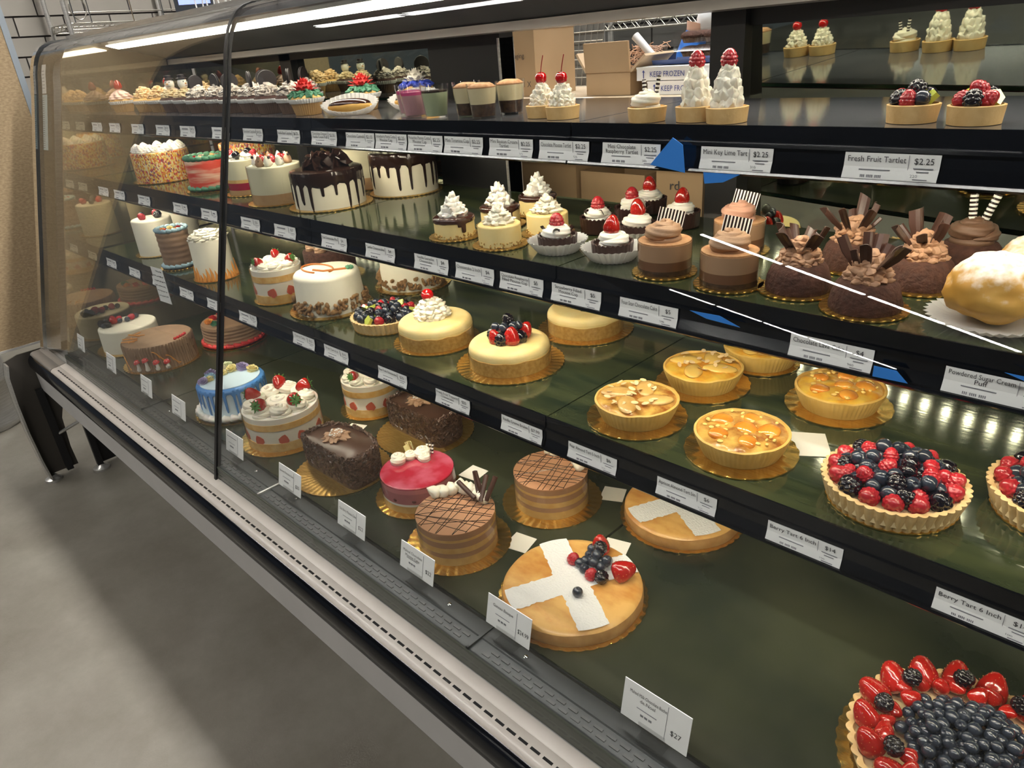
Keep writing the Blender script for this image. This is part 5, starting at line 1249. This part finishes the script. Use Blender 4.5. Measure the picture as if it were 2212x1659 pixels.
def eclair(x, y, label, rz, paper_label):
    t = thing('eclair', label, 'pastry', (x, y, Z1 + .004), rz)
    MB().ball((0, 0, .012), (.044, .018, .012), 28, 14, lambda d: 1 + .04 * nz(d[0] * 3, d[1] * 3, d[2] * 3)).build('choux', puffm, t)
    MB().ball((0, 0, .0165), (.042, .0165, .0105), 28, 14).build('chocolate_glaze', ganache, t)
    p = thing('paper_case', paper_label, 'paper case', (x, y, Z1), rz)
    v = []; f = []; n = 60
    for i in range(5):
        u = i / 4
        for k in range(n):
            a = 2 * PI * k / n; q = 1 + .05 * (2 * abs((k * 30 / n % 1) * 2 - 1) - 1) * u; fl_ = .5 + .5 * math.sin(a); L = 1 + u * (.35 + .5 * abs(math.cos(a)) ** 2)
            rx, ry = .030 * L * q, .017 * L * q * (1 + .9 * u * (fl_ > .5)); v.append((rx * math.cos(a), ry * math.sin(a), .0006 + .028 * u * u * (.25 + 1.1 * fl_)))
    for i in range(4):
        for k in range(n): a = i * n + k; b = i * n + (k + 1) % n; f.append((a, b, b + n, a + n))
    f.append(tuple(range(n))); o = MB().add(v, f).build('fluted_paper', papercup, p, smooth=False)
    md = o.modifiers.new('thickness', 'SOLIDIFY'); md.thickness = .0006
eclair(-1.285, .850, 'chocolate glazed eclair at the shelf front', .8, 'white fluted paper case under the front eclair'); eclair(-1.195, .945, 'chocolate glazed eclair in the second row', .7, 'white fluted paper case under the rear eclair')

def mum(seed, rings=((6, .25, 1.2, .5), (10, .5, .95, .55), (14, .75, .65, .6), (16, .95, .30, .62), (16, 1.05, .0, .6))):
    """ball of piped buttercream petals"""
    mb = MB(); r_ = random.Random(seed); mb.ball((0, 0, .35), (.8, .8, .7), 14, 8)
    for (cnt, rad, z, L) in rings:
        for k in range(cnt):
            a = 2 * PI * k / cnt + r_.uniform(-.2, .2); d = Vector((math.cos(a) * rad, math.sin(a) * rad, z * .9 + .25)).normalized(); b = Vector((math.cos(a) * rad * .75, math.sin(a) * rad * .75, z * .75)); s = Vector((-math.sin(a), math.cos(a), 0)) * .14; u = d.cross(s).normalized() * .05
            e = b + d * L * r_.uniform(.8, 1.2); m_ = b + d * L * .55
            mb.add([b - s, b + s, m_ + s * 1.1 + u, m_ - s * 1.1 + u, e + u * 1.5, b + u * 3, m_ + u * 2.4], [(0, 1, 2, 3), (3, 2, 4), (1, 0, 5), (0, 3, 6, 5), (2, 1, 5, 6), (4, 2, 6), (3, 4, 6)])
    return mb.mesh('petals', False)
def cupcake(x, y, label, kind, seed=1):
    t = thing('cupcake', label, 'cupcake', (x, y, Z1), seed, 'cupcakes on the top shelf'); lm = {'cookie': liner, 'snow': liner}.get(kind, linert)
    r0, r1, h = .026, .034, .030; n = 40
    MB().lathe([(r0 * .3, .0005), (r0, .0005), (r1, h), (r1 - .002, h), (.01, h - .002)], n * 4, lambda tt, r, z, i: (r * (1 + (.02 * math.cos(n * tt) if 1 <= i <= 2 else 0)), z)).build('liner', lm, t)
    MB().lathe([(r1 * .99, h - .006), (r1 * 1.12, h + .002), (r1 * 1.10, h + .003), (r1 * .95, h - .003)], n * 4, lambda tt, r, z, i: (r * (1 + .035 * math.cos(n * tt)), z), cap0=False, cap1=False).build('liner_frill', linerw, t)
    MB().lathe([(r1 * 1.02, h), (r1 * 1.06, h + .004), (r1 * .9, h + .009), (.01, h + .011)], 36).build('cake_top', choccake if kind in ('cookie', 'snow') else sponge, t); z = h + .007
    if kind == 'cookie':
        put('frosting', me_frill(), mat('cookie_cream', (.70, .62, .54), .5, col2=(.10, .06, .05), scale=140, ramp=(.62, .70)), t, (0, 0, z), (0, 0, seed), (.033, .033, .020))
        mb = MB(); r_ = random.Random(seed)
        for k in range(9):
            o = -.03 + .007 * k; mb.tube([(-.03 * math.sqrt(max(0, 1 - (o / .034) ** 2)), o, z + .010), (0, o, z + .026 - abs(o) * .4), (.03 * math.sqrt(max(0, 1 - (o / .034) ** 2)), o + .004, z + .010)], .0011, 5)
        mb.build('chocolate_drizzle', choc, t)
        c = MB().lathe([(.8, -.16), (.97, -.14), (1, -.06), (.9, -.05), (.9, .05), (1, .06), (.97, .14), (.8, .16)], 36).build('cookie', cookie, t, (0, .002, z + .034), (R(90), 0, seed * .4)); c.scale = (.021,) * 3
    elif kind == 'snow':
        put('frosting', me_frill(), mat('caramel_cream', (.74, .58, .34), .5), t, (0, 0, z), (0, 0, seed), (.033, .033, .017))
        hd = MB().ball((0, 0, 0), (.013, .013, .016), 18, 12).build('snow_head', creamwhite, t, (0, 0, z + .036)); MB().lathe([(.014, 0), (.014, .002), (.009, .003), (.009, .010), (.002, .0105)], 18).build('hat', cookie, hd, (0, 0, .012))
        d = Vector((.85, -.5, 0)); MB().tube([d * .012, d * .020], [.0022, .0004], 6).build('carrot_nose', orangeicing, hd)
        e = MB(); e.ball((.0125, -.0005, .005), .0016, 6, 4); e.ball((.008, -.0095, .005), .0016, 6, 4)
        for k in range(3): e.ball((.0105 + .001 * k, -.007 + .003 * k, -.006), .001, 6, 4)
        e.build('eye', ink, hd)
    elif kind == 'orange': put('frosting', me_frill(), mat('apricot_cream', (.78, .48, .20), .5, col2=(.82, .62, .36), scale=60), t, (0, 0, z), (0, 0, seed), (.034, .034, .022))
    elif kind == 'straw':
        put('frosting', me_swirl(), mat('pink_cream', (.80, .56, .46), .5), t, (0, 0, z), (0, 0, seed), (.033, .033, .030)); berry('straw', t, (0, 0, z + .040), .0125, (.1, 0, 0))
    else:
        pm, lm2 = (redflower, greenicing) if kind == 'red' else (mat('white_buttercream', (.70, .66, .58), .5), mat('blue_buttercream', (.03, .06, .42), .5))
        put('leaf_ruffle', once('ruf', lambda: petals([(14, .62, .12, .5, .24, -.1), (12, .5, .25, .4, .24, .3)], 2, .3).mesh('leaf_ruffle', True, 180)), lm2 if kind == 'red' else lm2, t, (0, 0, z - .002), (0, 0, seed), (.034, .034, .028))
        put('flower_petals', once('mum', lambda: mum(3)), pm, t, (0, 0, z + .010), (0, 0, seed), (.0215, .0215, .0185))
    return t
G = [('straw', -2.575, .868, 'strawberry-topped pink cupcake nearest the end mirror'), ('straw', -2.455, .975, 'strawberry-topped pink cupcake in the back row'),
     ('orange', -2.395, .875, 'cupcake with orange frosting beside the strawberry one'), ('orange', -2.300, .880, 'cupcake with orange frosting beside the snowmen'), ('orange', -2.235, .985, 'cupcake with orange frosting in the back row'),
     ('snow', -2.205, .880, 'snowman cupcake, left one'), ('snow', -2.115, .880, 'snowman cupcake, right one'),
     ('cookie', -2.010, .870, 'cookie cupcake left of the glass joint'), ('cookie', -1.915, .880, 'cookie cupcake nearest the glass joint'), ('cookie', -1.820, .872, 'cookie cupcake just right of the glass joint'), ('cookie', -1.725, .874, 'cookie cupcake in the middle of its row'), ('cookie', -1.630, .868, 'cookie cupcake second from the red flower one'), ('cookie', -1.538, .872, 'cookie cupcake beside the red flower one'), ('cookie', -1.86, .985, 'cookie cupcake in back row, left one'), ('cookie', -1.67, .99, 'cookie cupcake in back row, right one'),
     ('red', -1.443, .850, 'cupcake with red buttercream flower and green leaves, front'), ('red', -1.365, .940, 'cupcake with red buttercream flower and green leaves, behind'), ('white', -1.285, 1.020, 'cupcake with white buttercream flower on blue ruffle')]
for i, (k, x, y, lb) in enumerate(G): cupcake(x, y, lb, k, i + 1)
# ================================================================== behind the case
# chipboard wall end and bin at the far left
t = thing('chipboard_panel', 'tall chipboard panel with grey edge at the far left of the case', 'panel', (-3.16, 0, 0))
MB().b2((-.03, .33, .47), (.0, .745, 2.6)).build('board', osb, t, smooth=False)
MB().b2((-.034, .745, .47), (.003, .765, 2.6)).build('edge_trim', mat('blue_grey_trim', (.30, .34, .38), .5), t, smooth=False)
MB().b2((-.034, .33, .462), (.003, .765, .470)).build('bottom_trim', mat('white_trim', (.6, .58, .55), .5), t, smooth=False)
t = thing('metal_bin', 'round steel bin on the floor left of the case', 'bin', (-3.75, .30, 0))
MB().lathe([(.15, 0), (.155, .01), (.155, .03), (.15, .035), (.15, .20), (.154, .205), (.154, .225), (.15, .23), (.15, .56), (.157, .565), (.157, .585), (.14, .585), (.14, .3)], 48).build('body', steel, t)
# staff-side work table
t = thing('work_table', 'steel work table behind the case holding cartons', 'table', (-1.05, 1.62, 0))
MB().b2((-.75, -.28, 1.205), (.75, .25, 1.235)).build('table_top', mat('wood_top', (.42, .33, .22), .5, col2=(.48, .38, .27), scale=10), t, smooth=False)
for sx in (-.70, .70):
    for sy in (-.24, .22): MB().b2((sx - .02, sy - .02, 0), (sx + .02, sy + .02, 1.205)).build('leg', steel, t, smooth=False)
MB().b2((-.73, -.20, .885), (.73, .23, .90)).build('lower_shelf', steel, t, smooth=False)
ZT = 1.2355
def carton(x, y, z, dx, dy, dz, label, m=cardboard, flaps=0, open_=False, rz=0.0, name='cardboard_box', tapem=None):
    t = thing(name, label, 'box', (x, y, z), rz); th = .005
    for nm, a, b in (('side_panel', (-dx / 2, -dy / 2, 0), (dx / 2, -dy / 2 + th, dz)), ('side_panel', (-dx / 2, dy / 2 - th, 0), (dx / 2, dy / 2, dz)), ('side_panel', (-dx / 2, -dy / 2 + th, 0), (-dx / 2 + th, dy / 2 - th, dz)), ('side_panel', (dx / 2 - th, -dy / 2 + th, 0), (dx / 2, dy / 2 - th, dz)), ('bottom_panel', (-dx / 2 + th, -dy / 2 + th, 0), (dx / 2 - th, dy / 2 - th, th))):
        MB().b2(a, b).build(nm, m, t, smooth=False)
    if not open_: MB().b2((-dx / 2 - .001, -dy / 2 - .001, dz), (dx / 2 + .001, dy / 2 + .001, dz + .004)).build('lid', m, t, smooth=False)
    if flaps:
        o = MB().b2((-dx / 2, -.003, 0), (dx / 2, .003, flaps)).build('flap', m, t, (0, -dy / 2, dz), (R(6), 0, 0), smooth=False)
        MB().b2((-.003, -dy / 2, 0), (.003, dy / 2, flaps * .8)).build('flap', cardlight, t, (-dx / 2, 0, dz), (0, R(-35), 0), smooth=False)
        MB().b2((-.003, -dy / 2, 0), (.003, dy / 2, flaps * .8)).build('flap', cardlight, t, (dx / 2, 0, dz), (0, R(50), 0), smooth=False)
    return t
carton(-1.150, 1.56, ZT, .132, .12, .052, 'open brown carton with raised flap on the work table', flaps=.066, open_=True)
t = carton(-1.475, 1.58, ZT, .18, .16, .16, 'tall brown carton behind the black rear door post')
text('packaging', .018, ink, t, (.02, -.0835, .10), (R(90), 0, 0))
text('1 X', .02, ink, t, (.06, -.0835, .03), (R(90), 0, 0))
for i, (x, z, lb, full) in enumerate(((-.978, .0305, 'upper white carton printed KEEP FROZEN', 1), (-.948, 0, 'lower white carton printed KEEP FROZEN', 1))):
    t = carton(x, 1.58, ZT + z, .175, .16, .025, lb, whitecard, name='frozen_carton'); text('KEEP FROZEN', .0165, inkblue, t, (-.005, -.0815, .013), (R(90), 0, 0), width=.09)
    for sx in (-.068, .062):
        mb = MB(); mb.box((sx, -.0813, .012), (.0016, .0008, .014)); mb.add([(sx - .004, -.0815, .018), (sx + .004, -.0815, .018), (sx, -.0815, .023)], [(0, 1, 2)]); mb.build('arrow_mark', inkblue, t, smooth=False)
t = thing('blue_tray', 'flat dark blue tray on the upper white carton', 'tray', (-.97, 1.585, ZT + .0615)); MB().prism([(-.05, 0), (.05, 0), (.055, .010), (.052, .010), (.048, .003), (-.048, .003), (-.052, .010), (-.055, .010)], -.075, .075).build('tray_body', mat('navy_plastic', (.02, .04, .13), .4), t, smooth=False)
t = thing('shredded_paper_tub', 'clear tub filled with brown paper shreds on the work table', 'tub', (-1.195, 1.715, ZT)); MB().lathe([(.05, 0), (.075, .10), (.074, .10), (.049, .003)], 4, cap1=False).build('tub', cupglass, t, smooth=False)
mb = MB(); r_ = random.Random(3)
for k in range(240):
    p = Vector((r_.uniform(-.045, .045), r_.uniform(-.045, .045), r_.uniform(.015, .10))); d = Vector((r_.uniform(-1, 1), r_.uniform(-1, 1), r_.uniform(-.5, .5))) * .016; mb.tube([p - d, p + Vector((0, 0, .004)), p + d], .0012, 4)
stuff(mb.build('paper_shred', mat('kraft_shred', (.50, .30, .19), .8), t))
# stack of clamshells with muffins
for lv in range(4):
    z = ZT + lv * .033; t = thing('muffin_clamshell', f'clear clamshell of chocolate muffins, {("bottom", "second", "third", "top")[lv]} of its stack', 'container', (-1.025, 1.745, z), 0, 'stacked muffin clamshells')
    MB().prism([(-.055, 0), (.055, 0), (.06, .012), (.06, .016), (.054, .031), (-.054, .031), (-.06, .016), (-.06, .012)], -.065, .065).build('shell', cupglass, t, smooth=False)
    for (sx, sy) in ((-.032, -.027), (.032, -.027), (-.032, .027), (.032, .027)):
        m_ = MB().lathe([(.018, .001), (.024, .016), (.01, .016)], 60, lambda tt, r, zz, i: (r * (1 + .04 * math.cos(20 * tt)), zz)).build('muffin_case', liner, t, (sx, sy, 0)); MB().ball((0, 0, .017), (.027, .027, .011), 16, 8, lambda d: 1 + .1 * nz(d[0] * 3, d[1] * 3, sx * 90)).build('muffin_top', choccake, m_)
# papers, jug handle, clipboard, knife on the table
for i, (x, y, rz, w_, lb) in enumerate(((-1.20, 1.40, .1, .10, 'white printed sheet lying on the work table edge'), (-1.12, 1.375, -.4, .08, 'second white sheet lying askew on the table edge'))):
    s = MB().b2((-w_ / 2, -.04, 0), (w_ / 2, .04, .0012)).build('paper_sheet', paper, loc=(x, y, ZT + i * .0013), rot=(0, 0, rz), smooth=False); tag(s, lb, 'paper')
t = thing('plastic_scoop', 'white plastic scoop leaning in the open carton', 'scoop', (-1.105, 1.655, ZT + .04)); MB().tube([(-.075, .0, .085), (-.03, 0, .045), (0, 0, .020)], [.011, .009, .007], 14).build('handle', mat('white_plastic', (.6, .6, .6), .4), t); MB().lathe([(.014, -.02), (.018, 0), (.016, .02)], 16).build('bowl', mat('white_plastic', (.6, .6, .6), .4), t)
# lower cartons under the table
t = carton(-1.285, 1.50, .901, .20, .18, .21, 'tall brown carton on the lower table shelf, left one'); 
carton(-1.075, 1.50, .901, .19, .18, .17, 'open brown carton on the lower table shelf', open_=True)
t = carton(-.905, 1.66, .901, .10, .16, .20, 'narrow brown carton of stacked paper cups on the lower shelf')
mb = MB()
for k in range(9): mb.b2((-.045, -.083, .10 + k * .009), (.045, -.0805, .105 + k * .009))
mb.build('corrugated_layer', mat('dark_corrugate', (.22, .15, .10), .8), t, smooth=False)
t = carton(-.895, 1.49, .901, .12, .14, .20, 'brown carton with hand-written fruit tarts note')
text('rd', .03, ink, t, (-.01, -.0725, .15), (R(90), 0, .06)); text('Fruit tarts', .026, ink, t, (.0, -.0725, .095), (R(90), .08, 0), width=.10)
# wire rack, clipboard sheets and screens on the back wall
def wire_shelf(par, x0, x1, y0, y1, z, ax='x'):
    mb = MB()
    for zz in (z, z - .03):
        for (a, b) in (((x0, y0, zz), (x1, y0, zz)), ((x1, y0, zz), (x1, y1, zz)), ((x1, y1, zz), (x0, y1, zz)), ((x0, y1, zz), (x0, y0, zz))): mb.tube([a, b], .0035, 6)
    L = (x1 - x0); n = max(4, int(L / .03))
    for yy in (y0, y1): mb.tube([(x0 + L * i / n, yy, z - (.03 if i % 2 else 0)) for i in range(n + 1)], .002, 5)
    L2 = y1 - y0; n2 = max(4, int(L2 / .03))
    for xx in (x0, x1): mb.tube([(xx, y0 + L2 * i / n2, z - (.03 if i % 2 else 0)) for i in range(n2 + 1)], .002, 5)
    mb.build('shelf_frame', wire_m, par)
    g = MB(); n3 = int(L / .028)
    for i in range(1, n3): g.tube([(x0 + L * i / n3, y0, z + .003), (x0 + L * i / n3, y1, z + .003)], .0016, 4)
    stuff(g.build('shelf_wire', wire_m, par))
t = thing('wire_rack', 'chrome wire rack standing behind the open rear door', 'rack', (0, 0, 0))
for (x, y) in ((-2.05, 2.33), (-2.05, 2.7), (-.9, 2.33), (-.9, 2.7)): MB().tube([(x, y, 0), (x, y, 2.1)], .013, 10).build('post', steel, t)
for z in (.5, .95, 1.412, 1.85): wire_shelf(t, -2.05, -.9, 2.33, 2.7, z)
t = thing('wire_crate', 'grey wire crate standing behind the tall carton', 'crate', (-1.72, 2.0, 1.235 - .0)) if False else None
t = thing('navy_tub', 'dark navy tub on the wire rack', 'tub', (-1.42, 2.51, .961)); MB().prism([(-.12, 0), (.12, 0), (.14, .33), (.13, .33), (.11, .01), (-.11, .01), (-.13, .33), (-.14, .33)], -.18, .18).build('tub_body', mat('navy_plastic', (.02, .04, .13), .4), t, smooth=False)
t = thing('olive_bag', 'olive green bag hanging on the wire rack', 'bag', (-1.13, 2.51, .985)); MB().ball((0, 0, .19), (.10, .09, .17), 20, 14, lambda d: 1 + .2 * nz(d[0] * 2, d[1] * 2, d[2] * 2)).build('bag_body', mat('olive_cloth', (.16, .15, .03), .7), t)
t = thing('wire_basket', 'grey wire basket leaning behind the tall carton', 'basket', (-1.50, 1.80, 1.235)); mb = MB()
for i in range(9): x = -.08 + .02 * i; mb.tube([(x, 0, 0), (x * 1.15, .03, .17)], .0015, 5)
for i in range(8): z = .17 * i / 7; mb.tube([(-.08 - .012 * i / 7, .03 * i / 7, z), (.08 + .012 * i / 7, .03 * i / 7, z)], .0015, 5)
mb.build('wire_grid', wire_m, t); MB().b2((-.085, .032, .0), (.085, .036, .17)).build('backing', mat('grey_liner', (.20, .20, .19), .7), t, smooth=False)
# shelving along the tiled side wall, seen over the case
t = thing('wall_wire_shelf', 'chrome wire shelf with curled end on the tiled wall above the case', 'shelf', (-4.62, 1.40, 1.575), R(90))
wire_shelf(t, 0, .62, -.02, .30, .06)
for (x, y) in ((0, -.02), (.62, -.02), (0, .30), (.62, .30)): MB().tube([(x, y, -.04), (x, y, .6)], .012, 10).build('post', steel, t); MB().lathe([(.018, 0), (.018, .02)], 12, c=(x, y, -.055)).build('post_foot', black_matte, t)
for z in (.11, .17): MB().tube([(.01, -.03, z), (.62, -.03, z)], .0035, 6).build('guard_rail', wire_m, t)
mb = MB(); mb.tube([(.06 + .04 * math.cos(a), -.032, .13 + .055 * math.sin(a)) for a in [i * .35 for i in range(19)]], .003, 6); mb.build('wire_loop', wire_m, t)
for x in (.03, .11, .33, .50): MB().tube([(x, -.034, .06), (x, -.034, .20)], .003, 6).build('upright_wire', chrome, t)
t = thing('order_screen', 'dark framed order screen with blue display above the case', 'screen', (-3.50, 1.60, 1.60), R(60))
MB().b2((-.085, -.012, 0), (.085, .012, .14)).build('screen_body', mat('dark_grey_plastic', (.03, .035, .045), .4), t, smooth=False)
MB().b2((-.066, -.0135, .028), (.066, -.0118, .128)).build('display', mat('blue_display', (.2, .25, .6), .3, emit=(.30, .38, .95, 1.3)), t, smooth=False)
MB().b2((-.012, .0, -.11), (.012, .02, 0)).build('stand', steel, t, smooth=False); MB().b2((-.05, -.03, -.11), (.05, .05, -.10)).build('stand_base', steel, t, smooth=False)
t = thing('white_wire_basket', 'white wire basket standing on top of the case', 'basket', (-2.18, 1.06, 1.503)); mb = MB()
for i in range(9): x = -.13 + .29 * i / 8; mb.tube([(x, 0, 0), (x + (.018 if i % 2 else -.018), 0, .13)], .0022, 5); mb.tube([(x, .09, 0), (x, .09, .13)], .0022, 5)
for z in (.002, .065, .13):
    for y in (0, .09): mb.tube([(-.13, y, z), (.16, y, z)], .0022, 5)
    for x in (-.13, .16): mb.tube([(x, 0, z), (x, .09, z)], .0022, 5)
mb.build('wire_grid', mat('white_wire', (.75, .75, .75), .3), t)

# ================================================================== the worker behind the case
per = thing('person', 'worker in light grey sweatshirt with blue glove reaching over the cartons', 'person', (-.450, 2.10, 0))
def skin_body(name, verts, edges, radii, m, par, sub=2, root=0):
    me = bpy.data.meshes.new(name); me.from_pydata(verts, edges, []); me.materials.append(m)
    o = bpy.data.objects.new(name, me); COL.objects.link(o); o.parent = par
    sk = o.modifiers.new('skin', 'SKIN'); sk.use_smooth_shade = True
    for i, r in enumerate(radii): me.skin_vertices[0].data[i].radius = (r, r) if isinstance(r, (int, float)) else r
    for i in range(len(verts)): me.skin_vertices[0].data[i].use_root = (i == root)
    sb = o.modifiers.new('smooth', 'SUBSURF'); sb.levels = sub; sb.render_levels = sub
    return o
skinm = mat('skin', (.62, .40, .31), .5, sss=.1)
sweat = mat('grey_sweatshirt', (.52, .54, .57), .8, bump=.3, bscale=60, col2=(.58, .60, .62), scale=20)
V = [(0, 0, .96), (0, -.01, 1.15), (0, -.02, 1.35), (0, -.02, 1.47), (-.17, -.03, 1.44), (-.46, -.07, 1.43), (-.740, -.150, 1.374), (.17, -.02, 1.43), (.24, .02, 1.20), (.22, -.06, 1.02)]
E_ = [(0, 1), (1, 2), (2, 3), (2, 4), (4, 5), (5, 6), (2, 7), (7, 8), (8, 9)]
skin_body('sweatshirt', V, E_, [(.165, .115), (.16, .11), (.17, .115), .07, .075, .058, .046, .075, .058, .046], sweat, per)
V = [(0, 0, .98), (-.09, 0, .92), (-.10, -.01, .50), (-.10, .02, .09), (-.10, -.09, .045), (.09, 0, .92), (.10, -.01, .50), (.10, .02, .09), (.10, -.09, .045)]
skin_body('trousers', V, [(0, 1), (1, 2), (2, 3), (3, 4), (0, 5), (5, 6), (6, 7), (7, 8)], [(.15, .11), .09, .062, .045, .04, .09, .062, .045, .04], mat('dark_trousers', (.03, .03, .04), .8), per)
hd = MB(); 
def headf(d):
    k = 1.0
    if d[1] < 0: k += .10 * max(0, 1 - abs(d[0]) * 5) * max(0, 1 - abs(d[2] + .05) * 3)      # nose
    if d[2] < -.3: k -= .10 * abs(d[0])
    return k
hd.ball((0, -.02, 1.655), (.076, .095, .115), 32, 24, headf); hd.tube([(0, -.01, 1.47), (0, -.02, 1.58)], [.055, .05], 16)
for s in (-1, 1): hd.ball((s * .076, -.01, 1.65), (.012, .02, .03), 10, 8)
h_ = hd.build('head', skinm, per)
MB().ball((0, -.002, 1.69), (.085, .10, .10), 24, 16, lambda d: 1 if d[2] > -.1 or d[1] > .3 else .85).build('hair', mat('dark_hair', (.03, .02, .015), .6), per)
e = MB()
for s in (-1, 1): e.ball((s * .03, -.107, 1.662), .010, 10, 8)
e.build('eye', ink, h_); MB().ball((0, -.108, 1.60), (.022, .006, .006), 12, 6).build('mouth', mat('lip', (.5, .2, .18), .5), h_)
W0 = Vector((-.728, -.148, 1.378)); W1 = Vector((-.735, -.152, 1.350))
MB().tube([W0, (W0 + W1) / 2, W1], [.034, .030, .027], 16).build('wrist', skinm, per)
gl = mat('blue_glove', (.02, .16, .62), .35)
dirh = (W1 - W0).normalized(); sd = Vector((dirh.y, -dirh.x, 0)).normalized(); dn = Vector((0, 0, -1))
g = MB(); g.tube([W1 - dirh * .006, W1 + dirh * .02, W1 + dirh * .055, W1 + dirh * .08 + dn * .004], [.029, .034, .038, .033], 16)
for i in range(4):
    b = W1 + dirh * .075 + sd * (-.026 + .0175 * i); L = (.055, .068, .072, .058)[i]; g.tube([b, b + dirh * L * .45 + dn * .010, b + dirh * L * .75 + dn * .028, b + dirh * L * .85 + dn * .045], [.0095, .009, .0085, .007], 10)
b = W1 + dirh * .03 + sd * .03; g.tube([b, b + dirh * .025 + sd * .022 + dn * .008, b + dirh * .052 + sd * .020 + dn * .022], [.0105, .0095, .008], 10)
g.build('gloved_hand', gl, per)
r2 = Vector((.22, -.02, 1.00)); MB().tube([r2, r2 + Vector((0, -.03, -.05)), r2 + Vector((-.01, -.05, -.11))], [.03, .035, .02], 12).build('gloved_hand', gl, per)
